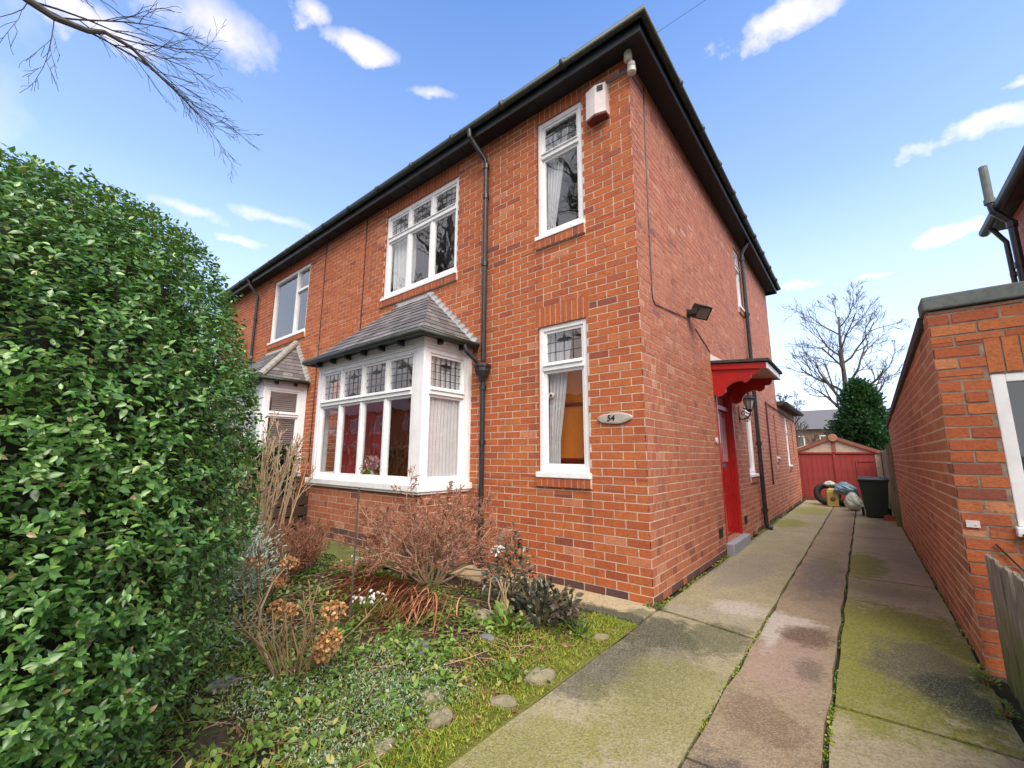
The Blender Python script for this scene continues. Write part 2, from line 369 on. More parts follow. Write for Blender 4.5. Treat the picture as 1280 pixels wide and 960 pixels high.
M['slab_right'] = concrete('concrete_right_strip', [(.3, (.27,.225,.125)), (.5, (.385,.325,.185)), (.7, (.47,.40,.245))],
    [(1.60,.25,.75,1.3,LIME,1.,.6), (1.75,-.02,.30,.7,(.11,.095,.06),.85), (1.86,-.35,.22,.38,DGREEN,.95), (1.5,-.7,.45,.45,LIME,.7), (1.47,3.2,.26,1.0,LIME,.95), (1.55,2.0,.5,.3,LIME,.5), (1.6,1.9,.5,.3,(.25,.20,.16),.4), (1.9,4.,.2,.8,(.25,.2,.17),.5), (1.7,-1.3,.5,.3,(.30,.25,.16),.4), (1.55,7.2,.25,.6,LIME,.4)])
M['path_slab'] = concrete('buff_path_slab', [(.3, (.38,.30,.17)), (.5, (.50,.41,.25)), (.7, (.58,.49,.32))], [(-1.0,-.2,.5,.3,(.50,.34,.14),.7), (-.2,-.46,.7,.16,DGREEN,.95), (.05,-.25,.22,.14,GREEN,.7)], speckle=.3)
def soil_mat():
    m, g, b = newmat('garden_soil'); co = g.obj()
    c = g.ramp(g.noise(9, 7, .7, co), [(.3, (.025,.018,.012)), (.5, (.06,.04,.026)), (.7, (.11,.08,.05))])
    c = g.mix(g.ramp(g.noise(2.0, 5, .7, co), [(.5, 0.), (.62, .7)]), c, (.055,.075,.02))
    X = g.sep(co)
    e = g.math('MULTIPLY_ADD', g.noise(3, 5, .7, co), .9, g.math('MULTIPLY', X[0], 1.1))
    c = g.mix(g.ramp(e, [(.0, 0.), (.35, .8)]), c, (.22,.23,.03))
    setin(g, b, Base_Color=c, Roughness=.95, Normal=g.bump(g.noise(35, 6, .75, co), .03)); return m
M['soil'] = soil_mat()
M['moss'] = simple('moss_path', (.15,.18,.03), (.07,.085,.02), rough=.95, scale=5, bump=.02, bscale=70, amt=.7)
M['gap'] = simple('dark_joint_soil', (.022,.020,.012), (.045,.05,.02), rough=1., scale=8, bump=.01)
M['ground'] = simple('rough_grass_ground', (.06,.085,.03), (.09,.08,.045), rough=.95, scale=1.5, bump=.03, bscale=12)
M['asphalt'] = simple('street_asphalt', (.055,.055,.057), (.04,.04,.042), rough=.9, scale=2, bump=.006, bscale=120)
M['pavement'] = simple('pavement_slabs', (.26,.25,.235), (.2,.19,.18), rough=.9, scale=3, bump=.004)

# ------------------------------------------------------------------ camera
YAW, PITCH, ROLL = 0.68641, 0.16952, 0.00492
fwd = Vector((-math.sin(YAW)*math.cos(PITCH), math.cos(YAW)*math.cos(PITCH), math.sin(PITCH)))
rt = fwd.cross(Vector((0,0,1))).normalized(); up = rt.cross(fwd)
rt2 = rt*math.cos(ROLL) + up*math.sin(ROLL); up2 = -rt*math.sin(ROLL) + up*math.cos(ROLL)
cam = bpy.data.cameras.new('camera'); cam.sensor_width = 36; cam.lens = 527.66/1280*36; cam.clip_start = .05; cam.clip_end = 2000
co = bpy.data.objects.new('camera', cam); COL.objects.link(co)
mw = Matrix.Identity(4)
for i in range(3): mw[i][0], mw[i][1], mw[i][2] = rt2[i], up2[i], -fwd[i]
mw[0][3], mw[1][3], mw[2][3] = 1.595, -3.983, 1.33
co.matrix_world = mw; scene.camera = co

# ------------------------------------------------------------------ sky and sun
SUN_EL, SUN_AZ = math.radians(50), math.radians(122)     # azimuth clockwise from +Y
sd = Vector((math.sin(SUN_AZ)*math.cos(SUN_EL), math.cos(SUN_AZ)*math.cos(SUN_EL), math.sin(SUN_EL)))
w = bpy.data.worlds.new('World'); scene.world = w; w.use_nodes = True
g = G(w.node_tree); bg = w.node_tree.nodes['Background']
sky = g.n('ShaderNodeTexSky', sky_type='NISHITA', sun_disc=False, sun_elevation=SUN_EL, sun_rotation=SUN_AZ, air_density=1.0, dust_density=.6, ozone_density=2.0, altitude=0)
D = g.n('ShaderNodeTexCoord').outputs['Generated']
nz = g.n('ShaderNodeTexNoise', {'Vector': D, 'Scale': 13., 'Detail': 7., 'Roughness': .58})
off = g.n('ShaderNodeVectorMath', {0: nz.outputs['Color'], 1: (.5,.5,.5)}, operation='SUBTRACT').outputs[0]
Dd = g.n('ShaderNodeVectorMath', {0: off, 1: (.07,.07,.035), 2: D}, operation='MULTIPLY_ADD').outputs[0]
CL = [(-.617,.321,.718,.095,.024,.85), (-.637,.247,.73,.05,.03,.85), (-.725,.137,.675,.13,.055,.6), (-.025,.716,.698,.13,.035,1.), (.184,.857,.482,.11,.026,1.), (.152,.923,.354,.07,.018,.9),
      (-.884,.178,.433,.07,.018,.5), (-.844,.281,.457,.085,.016,.4), (-.879,.25,.405,.06,.013,.45), (-.571,.449,.688,.07,.014,.5), (-.788,-.01,.615,.13,.03,.7), (.041,.948,.316,.06,.008,.5), (.23,.85,.52,.05,.008,.5), (-.06,.95,.33,.05,.01,.5),
      (-.2,-.9,.5,.4,.16,.9), (.6,-.7,.55,.3,.12,.9), (-.8,-.5,.5,.3,.1,.8), (.9,.1,.5,.25,.1,.8), (-.6,-.6,.75,.2,.1,.8)]
mask = None
for (x, y, z, wv, hv, st) in CL:
    if y > -.2: wv, hv = wv*.88, hv*.85
    c_ = Vector((x, y, z)).normalized(); t_ = Vector((-c_.y, c_.x, 0)).normalized(); b_ = c_.cross(t_)
    rel = g.n('ShaderNodeVectorMath', {0: Dd, 1: tuple(c_)}, operation='SUBTRACT').outputs[0]
    du = g.n('ShaderNodeVectorMath', {0: rel, 1: tuple(t_/wv)}, operation='DOT_PRODUCT').outputs['Value']
    dv = g.n('ShaderNodeVectorMath', {0: rel, 1: tuple(b_/hv)}, operation='DOT_PRODUCT').outputs['Value']
    dn = g.n('ShaderNodeVectorMath', {0: D, 1: tuple(c_)}, operation='DOT_PRODUCT').outputs['Value']
    r2 = g.math('ADD', g.math('MULTIPLY', du, du), g.math('MULTIPLY', dv, dv))
    k = g.math('ADD', g.math('SUBTRACT', .92, g.math('SQRT', r2)), g.math('MULTIPLY_ADD', nz.outputs['Fac'], 2.2, -1.1)); k = g.math('MULTIPLY', g.math('SMOOTHSTEP', k, 0., .9) if False else g.math('MULTIPLY', k, .95, clamp=True), st, clamp=True)
    k = g.math('MULTIPLY', k, g.math('GREATER_THAN', dn, .5))
    mask = k if mask is None else g.math('MAXIMUM', mask, k)
mask = g.math('MULTIPLY', mask, g.math('MULTIPLY_ADD', mask, -.45, 1.45), clamp=True)
SKYTINT = (.72, 1.03, 1.36)
skyc = g.mix(1., sky.outputs[0], SKYTINT, 'MULTIPLY')
zz = g.sep(D)[2]
skyc = g.mix(g.ramp(zz, [(.0, .9), (.25, .58), (.5, .22), (.85, 0.)]), skyc, (4.7, 5.2, 6.2))      # thin milky veil towards the horizon
bk = g.math('ADD', g.math('MULTIPLY', g.sep(D)[1], -1.), g.math('MULTIPLY_ADD', g.noise(2.2, 6, .6, D), 1.1, -.55))
skyc = g.mix(g.ramp(bk, [(.10, 0.), (.48, .9)]), skyc, (4.6, 4.6, 4.75))      # broad pale cloud bank over the street
skyc = g.mix(mask, skyc, (5.6, 5.0, 5.35))
w.node_tree.links.new(skyc, bg.inputs[0]); bg.inputs[1].default_value = .15
sl = bpy.data.lights.new('sun', 'SUN'); sl.energy = 3.4; sl.angle = math.radians(50); sl.color = (1, .87, .70)
so = bpy.data.objects.new('sun', sl); COL.objects.link(so); so.rotation_euler = (-sd).to_track_quat('-Z', 'Y').to_euler()
scene.view_settings.view_transform = 'Standard'; scene.view_settings.look = 'None'; scene.view_settings.gamma = 1; scene.view_settings.use_curve_mapping = False
scene.view_settings.exposure = .85

# ------------------------------------------------------------------ brickwork
CR, BL = .0816, .2365     # course height, brick length with joint
def brick_wall(mb, P, U, N, L, z0, z1, openings=(), skips=(), seed=1, bond='stretcher', top=None, dark=.10, plinth=0, reveal=.1, mortar_m=1, course=CR, bl=BL, offs=0., joint=.0115, light=.06, lowz=1.0, jit=.0015):
    r = random.Random(seed)
    U = Vector(U); N = Vector(N); P = Vector(P)
    q = lambda u, d, z: P + U*u + N*d + Vector((0,0,z))
    blocks = list(openings) + list(skips)
    nc = int(math.ceil((z1 - z0)/course - 1e-6))
    for i in range(nc):
        za, zb = z0 + i*course, min(z0 + (i+1)*course, z1)
        eds = sorted({za, zb} | {e for o in blocks for e in (o[2], o[3]) if za + .012 < e < zb - .012})
        header = (bond == 'garden' and i % 4 == 2)
        step = bl*.5 if header else bl
        shift = (bl*.25 if header else (bl*.5 if i % 2 else 0.)) + offs
        for ea, eb in zip(eds[:-1], eds[1:]):
            mid = (ea+eb)/2
            hit = sorted((o[0], o[1]) for o in blocks if o[2] < mid < o[3])
            iv = []; c = 0.
            for a, b in hit:
                if a > c: iv.append((c, min(a, L)))
                c = max(c, b)
            if c < L: iv.append((c, L))
            k = 0; u = -shift; pend = False
            while u < L:
                st = step
                if pend: st = bl*.5; pend = False
                elif not header and r.random() < (.30 if bond == 'garden' else .04): st = bl*.5; pend = True
                ua, ub = u + joint/2, u + st - joint/2; u += st; k += 1
                for a, b in iv:
                    x0, x1 = max(ua, a), min(ub, b)
                    if x1 - x0 < .018: continue
                    zt = eb - joint*(1 if eb == zb else .3)
                    if top is not None:
                        tz = min(top(x0), top(x1))
                        if ea + .02 > tz: continue
                        zt = min(zt, tz)
                    if x0 < .001 and False: pass
                    p_dark = dark*.28 + (.20*max(0, (lowz - mid))/lowz if mid < lowz else 0)
                    v = r.random()
                    if i < plinth and v < .75: t = r.uniform(.86, 1.)
                    elif v < p_dark: t = r.uniform(.55, .78)
                    elif v > 1 - light: t = r.uniform(0, .15)
                    else: t = min(.66, max(.14, r.gauss(.38, .095)))
                    d = max(.0011, (.0035 if jit > .0014 else .0014) + r.uniform(-jit, jit)*.9); e = r.uniform(-.0012, .0012)
                    pts = [q(x0, d, ea+e), q(x1, d, ea+e), q(x1, d, zt+e), q(x0, d, zt+e)]
                    bk = [q(x0, -.006, ea+e), q(x1, -.006, ea+e), q(x1, -.006, zt+e), q(x0, -.006, zt+e)]
                    mb.hexa([bk[0], bk[1], pts[1], pts[0], bk[3], bk[2], pts[2], pts[3]], t, 0)
    us = sorted({0., L} | {min(max(e, 0), L) for o in openings for e in o[:2]}); zs = sorted({z0, z1} | {e for o in openings for e in o[2:4] if z0 < e < z1})
    if top is not None:
        us = sorted(set(us) | {L*k/12 for k in range(13)})
    for a, b in zip(us[:-1], us[1:]):
        for c, d in zip(zs[:-1], zs[1:]):
            if any(o[0] <= (a+b)/2 <= o[1] and o[2] <= (c+d)/2 <= o[3] for o in openings): continue
            if top is not None: mb.face([q(a,0,c), q(b,0,c), q(b,0,min(d, top(b))), q(a,0,min(d, top(a)))], .5, mortar_m)
            else: mb.face([q(a,0,c), q(b,0,c), q(b,0,d), q(a,0,d)], .5, mortar_m)
    for o in openings:
        a, b, c, d = o[:4]; rv = -reveal
        for A, B in (((a,c),(a,d)), ((b,d),(b,c)), ((a,d),(b,d)), ((b,c),(a,c))):
            mb.face([q(A[0],.002,A[1]), q(B[0],.002,B[1]), q(B[0],rv,B[1]), q(A[0],rv,A[1])], .5, 0)

def soldiers(mb, P, U, N, u0, u1, z0, z1, proud=.004, seed=3, t0=.3, t1=.6, pitch=.0765, depth=.006):
    """a row of upright or on-edge bricks with mortar behind"""
    r = random.Random(seed); n = max(1, round((u1-u0)/pitch)); st = (u1-u0)/n
    for k in range(n):
        mb.obox(P, U, N, (u0+k*st+.005, -.006, z0+.004), (u0+(k+1)*st-.005, proud + r.uniform(-.001,.001), z1-.004), r.uniform(t0, t1), 0)
    if proud > .01: mb.obox(P, U, N, (u0+.002, -.006, z0+.002), (u1-.002, proud-.005, z1-.002), .5, 1)

def window(P, U, N, wd, ht, cols, trans, parent, name='window', st=.06, rec=.02, deep=.09, sill=True, motif=None, topw=None, lead=True, grid=(4,3), sash=.032, sillz=.05, glass_all=True):
    """white frame with cols lights, a transom at trans, leaded toplights. P is the lower outer corner on the wall plane"""
    mb = MB(); gl = MB(); ld = MB()
    z0 = sillz if sill else 0.
    f = -rec
    bx = lambda a, b: mb.obox(P, U, N, a, b)
    bx((0, f-deep, z0), (st, f, ht)); bx((wd-st, f-deep, z0), (wd, f, ht))
    bx((st, f-deep, ht-st), (wd-st, f-.001, ht)); bx((st, f-deep, z0), (wd-st, f-.001, z0+st*.9))
    cw = (wd - 2*st - (cols-1)*st*.8)/cols
    zi0, zi1 = z0+st*.9, ht-st
    if trans: bx((st, f-deep, trans-st*.45), (wd-st, f+.012, trans+st*.45)); bx((st, f-.002, trans+st*.45), (wd-st, f+.03, trans+st*.45+.014))
    for c in range(cols):
        ua = st + c*(cw+st*.8); ub = ua+cw
        if c < cols-1:
            for za, zb in (((zi0, trans-st*.45), (trans+st*.45+.0145, zi1)) if trans else ((zi0, zi1),)):
                bx((ub, f-deep, za), (ub+st*.8, f-.003, zb))
        rows = [(zi0, trans-st*.45, False), (trans+st*.45+(.0145), zi1, True)] if trans else [(zi0, zi1, False)]
        for za, zb, tp in rows:
            s2 = sash; g0 = f-.018
            bx((ua, g0-.04, za), (ua+s2, g0, zb)); bx((ub-s2, g0-.04, za), (ub, g0, zb))
            bx((ua+s2, g0-.04, za), (ub-s2, g0-.001, za+s2*1.15)); bx((ua+s2, g0-.04, zb-s2), (ub-s2, g0-.001, zb))
            d = g0-.02; q = lambda u, z, dd=d: (P[0]+U[0]*u+N[0]*dd, P[1]+U[1]*u+N[1]*dd, P[2]+z)
            A, B, C, E = ua+s2, ub-s2, za+s2*1.15, zb-s2
            gl.face([q(A,C), q(B,C), q(B,E), q(A,E)])
            if tp and lead:
                gx, gz = grid; lw = .0035
                for k in range(1, gx):
                    u = A+(B-A)*k/gx; ld.obox(P, U, N, (u-lw, d-.004, C), (u+lw, d+.004, E))
                for k in range(1, gz):
                    z = C+(E-C)*k/gz; ld.obox(P, U, N, (A, d-.0035, z-lw), (B, d+.0035, z+lw))
                u, z = (A+B)/2, C+(E-C)*.76; s = min((B-A)*.28, .085)      # stained-glass bud
                for sx, ww, hh in ((0,.28,.55), (-.55,.42,.28), (.55,.42,.28), (-1,.2,.12), (1,.2,.12)):
                    uu = u+sx*s; n_ = 8
                    ld.face([tuple(Vector(P)+Vector(U)*(uu+math.cos(2*PI*j/n_)*ww*s)+Vector(N)*(d+.006)+Vector((0,0,z+math.sin(2*PI*j/n_)*hh*s-abs(sx)*.15*s))) for j in range(n_)])
    o = mb.build(name, M['white'], parent, bevel=.004)
    gl.build('pane', M['glass'], o)
    if ld.f: ld.build('leading', M['blackmetal'], o)
    if sill:
        s = MB(); s.obox(P, U, N, (-.02, f-deep, 0), (wd+.02, .045, sillz)); s.build('sill', M['white'], o, bevel=.006)
    return o

def room(parent, x0, y0, z0, x1, y1, z1, m, openface='front'):
    mb = MB()
    p = [(x0,y0,z0),(x1,y0,z0),(x1,y1,z0),(x0,y1,z0),(x0,y0,z1),(x1,y0,z1),(x1,y1,z1),(x0,y1,z1)]
    fs = {'floor':(0,1,2,3),'ceil':(4,7,6,5),'front':(0,4,5,1),'right':(1,5,6,2),'back':(2,6,7,3),'left':(3,7,4,0)}
    for k, f in fs.items():
        if k == openface: continue
        mb.face([p[i] for i in f], .5, 1 if k in ('ceil',) else (2 if k == 'floor' else 0))
    return mb.build('room_interior', [m, M['white'], M['wood_dark']], parent)

def curtain(name, label, a, b, z0, z1, mat, waves=6, amp=.03, tie=None, N=(0,1,0), thick=True):
    """hanging cloth from point a to b (xy), tie=(z, side, frac) gathers it"""
    mb = MB(); nu, nz_ = waves*8, 14; vs = []
    for j in range(nz_+1):
        z = z0+(z1-z0)*j/nz_; row = []
        for i in range(nu+1):
            f = i/nu
            ff = f
            if tie:
                tz, frac, pw = tie
                k = 1-(1-frac)*min(1, max(0, (z1-z)/(z1-tz)))**pw if z > tz else frac
                ff = f*k
            w_ = math.sin(f*waves*2*PI+.6*math.sin(j*.3))*amp + .3*amp*math.sin(f*31+j*.2)
            row.append((a[0]+(b[0]-a[0])*ff+N[0]*w_, a[1]+(b[1]-a[1])*ff+N[1]*w_, z))
        vs.append(row)
    for j in range(nz_):
        for i in range(nu): mb.face([vs[j][i], vs[j][i+1], vs[j+1][i+1], vs[j+1][i]])
    o = mb.build(name, mat, smooth=True); tag(o, label, 'curtain'); return o

FX, FN = (1,0,0), (0,-1,0)          # front walls run along x and face -y
SX, SN = (0,1,0), (1,0,0)           # the side wall runs along y and faces +x
ZT = 5.80                            # soffit
XP = -6.79                           # party line between the two halves

house = empty('brick_house', 'two storey red brick house with black eaves, white windows and a red side door', 'house')
def fo(x0, x1, z0, z1, xl): return (x0-xl, x1-xl, z0, z1)

# front wall of the house
mb = MB(); xl = XP
op = [fo(-1.262,-.61,1.10,2.853,xl), fo(-1.262,-.61,3.96,5.61,xl), fo(-4.591,-2.732,3.96,5.56,xl), fo(-4.9,-2.45,.93,2.70,xl)]
sk = [fo(-1.31,-.57,2.853,3.10,xl), fo(-1.285,-.59,1.00,1.10,xl), fo(-1.285,-.59,3.85,3.96,xl), fo(-4.64,-2.70,3.85,3.96,xl), fo(-4.6,-2.72,5.56,5.80,xl), fo(-1.30,-.58,5.61,5.80,xl)]
brick_wall(mb, (xl,0,0), FX, FN, -xl, 0, ZT, op, sk, seed=5, plinth=1, offs=BL-((-xl) % BL))
for x0, x1, z0, z1, pr_ in ((-1.31,-.57,2.853,3.10,.004), (-1.285,-.59,1.00,1.10,.035), (-1.285,-.59,3.85,3.96,.035), (-4.64,-2.70,3.85,3.96,.035), (-4.6,-2.72,5.56,5.80,.004), (-1.30,-.58,5.61,5.80,.004)):
    soldiers(mb, (0,0,0), FX, FN, x0, x1, z0, z1, pr_, seed=int(abs(x0*100+z0*10)), t0=.38 if pr_ > .01 else .28, t1=.72 if pr_ > .01 else .55)
mb.build('front_wall', [M['brick_front'], M['mortar']], house)

# side wall, main block and the lower rear block on the same line
YB, YE = 8.85, 12.45
mb = MB()
sop = [(2.72,3.72,.16,2.38), (4.72,5.32,.98,2.62), (5.0,5.5,4.25,5.55), (8.02,8.26,1.30,2.36)]
ssk = [(4.70,5.34,.88,.98), (4.98,5.52,4.15,4.25), (8.0,8.28,1.22,1.30), (2.68,3.76,2.38,2.62)]
brick_wall(mb, (0,0,0), SX, SN, YB, 0, ZT, sop, ssk, seed=9, bond='garden', dark=.05, plinth=1, light=.04)
for s in ssk: soldiers(mb, (0,0,0), SX, SN, s[0], s[1], s[2], s[3], .03 if s[3]-s[2] < .15 else .004, seed=int(s[0]*10), t0=.45, t1=.75)
mb.build('side_wall', [M['brick_side'], M['mortar']], house)
mb = MB()
eop = [(1.2,1.68,1.08,2.46), (2.5,2.7,1.35,2.36)]; esk = [(1.18,1.70,.98,1.08), (2.48,2.72,1.26,1.35)]
brick_wall(mb, (0,YB,0), SX, SN, YE-YB, 0, 2.66, eop, esk, seed=19, bond='garden', dark=.06, plinth=1)
for s in esk: soldiers(mb, (0,YB,0), SX, SN, s[0], s[1], s[2], s[3], .03, seed=int(s[0]*10), t0=.5, t1=.75)
brick_wall(mb, (0,YE,0), (-1,0,0), (0,1,0), 3.2, 0, 2.66, seed=29, dark=.08)
mb.build('rear_extension_wall', [M['brick_side'], M['mortar']], house)
mb = MB()
brick_wall(mb, (0,YB,2.7), (-1,0,0), (0,1,0), 6.79, 0, ZT-2.7, seed=39, dark=.06)
mb.build('rear_wall', [M['brick_side'], M['mortar']], house)

# rear extension roof
mb = MB(); mb.box((-3.3,YB+.02,2.665), (.16,YE+.15,2.78)); mb.build('extension_roof', M['felt'], house, bevel=.01)
mb = MB(); mb.tube([(.21,YB+.0,2.70),(.21,YE+.16,2.70)], .055, 8); mb.build('extension_gutter', M['gutter'], house)

# eaves of the whole pair: soffit, fascia, gutter and hipped slate roof, built once per half
def eaves(parent, xa, xb, corner):
    o_, fz = .225, 5.78
    m = MB()
    if corner:
        m.face([(xa,0.02,fz+.01),(xb,0.02,fz+.01),(xb+o_,-o_,fz+.01),(xa,-o_,fz+.01)]); m.face([(xb-.02,0,fz+.011),(xb-.02,YB,fz+.011),(xb+o_,YB+o_,fz+.011),(xb+o_,-o_,fz+.011)])
    else: m.face([(xa,0.02,fz+.01),(xb,0.02,fz+.01),(xb,-o_,fz+.01),(xa,-o_,fz+.01)])
    for k in range(int((xb-xa)/.45)): m.box((xa+.2+k*.45, -o_, fz+.002), (xa+.208+k*.45, 0, fz+.012))
    m.build('soffit', M['soffit'], parent)
    m = MB(); e = xb+o_ if corner else xb
    m.box((xa, -o_-.022, fz-.03), (e, -o_, fz+.16))
    if corner: m.box((xb+o_, -o_-.022, fz-.03), (xb+o_+.022, YB+o_, fz+.16)); m.box((xa, YB+o_, fz-.03), (e+.022, YB+o_+.022, fz+.16))
    m.build('fascia', M['fascia'], parent, bevel=.003)
    m = MB(); gz = 5.905; gr = .055; go = o_+.022+gr*.9
    if corner: m.tube([(xa,-go,gz),(xb+go,-go,gz),(xb+go,YB+go,gz),(xa,YB+go,gz)], gr, 10)
    else: m.tube([(xa,-go,gz),(xb,-go,gz)], gr, 10)
    k = xa+.4
    while k < xb: m.tube([(k,-go,gz),(k+.05,-go,gz)], gr+.008, 10); k += .95
    if corner:
        k = .8
        while k < YB: m.tube([(xb+go,k,gz),(xb+go,k+.05,gz)], gr+.008, 10); k += .95
    m.build('gutter', M['gutter'], parent, smooth=True)
    # roof in overlapping slate courses
    m = MB(); r = random.Random(3); zr = 5.93; yc = YB/2; H = 2.55; half = yc+.27
    rows = 22
    for k in range(rows):
        f0, f1 = k/rows, (k+1)/rows
        for side in (0, 1):
            ya = (-.27+half*f0) if side == 0 else (YB+.27-half*f0); yb_ = (-.27+half*f1) if side == 0 else (YB+.27-half*f1)
            x1a, x1b = (xb+.27-half*f0, xb+.27-half*f1) if corner else (xb, xb)
            p = [(xa,ya,zr+H*f0+.012),(x1a,ya,zr+H*f0+.012),(x1b,yb_,zr+H*f1),(xa,yb_,zr+H*f1)]
            m.face(p, r.random()); m.face([(xa,ya,zr+H*f0-.002),(x1a,ya,zr+H*f0-.002),p[1],p[0]], .2)
        if corner:
            y0a, y1a = -.27+half*f0, YB+.27-half*f0; y0b, y1b = -.27+half*f1, YB+.27-half*f1
            p = [(xb+.27-half*f0,y0a,zr+H*f0+.012),(xb+.27-half*f0,y1a,zr+H*f0+.012),(xb+.27-half*f1,y1b,zr+H*f1),(xb+.27-half*f1,y0b,zr+H*f1)]
            m.face(p, r.random()); m.face([(p[0][0],y0a,zr+H*f0-.002),(p[0][0],y1a,zr+H*f0-.002),p[1],p[0]], .2)
    m.build('roof', M['slate'], parent)
eaves(house, XP+.002, 0, True)

# windows of the house
window((-1.262,0,1.10), FX, FN, .652, 1.753, 1, 1.24, house, st=.058, sillz=.06)
window((-1.262,0,3.96), FX, FN, .652, 1.65, 1, 1.15, house, st=.058, sillz=.05)
window((-4.591,0,3.96), FX, FN, 1.859, 1.60, 3, 1.12, house, st=.07, sillz=.05)
window((0,4.72,.98), SX, SN, .60, 1.64, 1, 1.15, house, st=.06, rec=.015, lead=False)
window((0,5.0,4.25), SX, SN, .50, 1.30, 1, .9, house, st=.055, rec=.02, lead=False)
window((0,8.02,1.30), SX, SN, .24, 1.06, 1, None, house, st=.035, rec=.03, sash=.02)
window((0,YB+1.2,1.08), SX, SN, .48, 1.38, 1, .95, house, st=.055, rec=.012, lead=False)
window((0,YB+2.5,1.35), SX, SN, .20, 1.01, 1, None, house, st=.03, rec=.04, sash=.02, sill=False)
# rooms behind the glass; the orange ones made shallow so daylight brightens their walls
room(house, -2.15,.13,.1, -.13,.46,3.1, M['interior'])
room(house, -6.5,.13,.1, -2.25,.9,2.9, M['interior'])
room(house, -1.75,.13,3.3, -.13,3.0,5.75, M['interior_grey'])
room(house, -6.3,.13,3.3, -2.0,3.8,5.75, M['interior_grey'])
room(house, -1.9,4.3,.2, -.13,6.2,2.9, M['interior_grey'], 'right'); room(house, -1.9,4.3,3.5, -.13,6.2,5.7, M['interior_grey'], 'right')
room(house, -1.5,7.7,.2, -.13,8.6,2.6, M['interior_grey'], 'right'); room(house, -2.2,9.5,.2, -.13,12.2,2.6, M['interior_grey'], 'right')

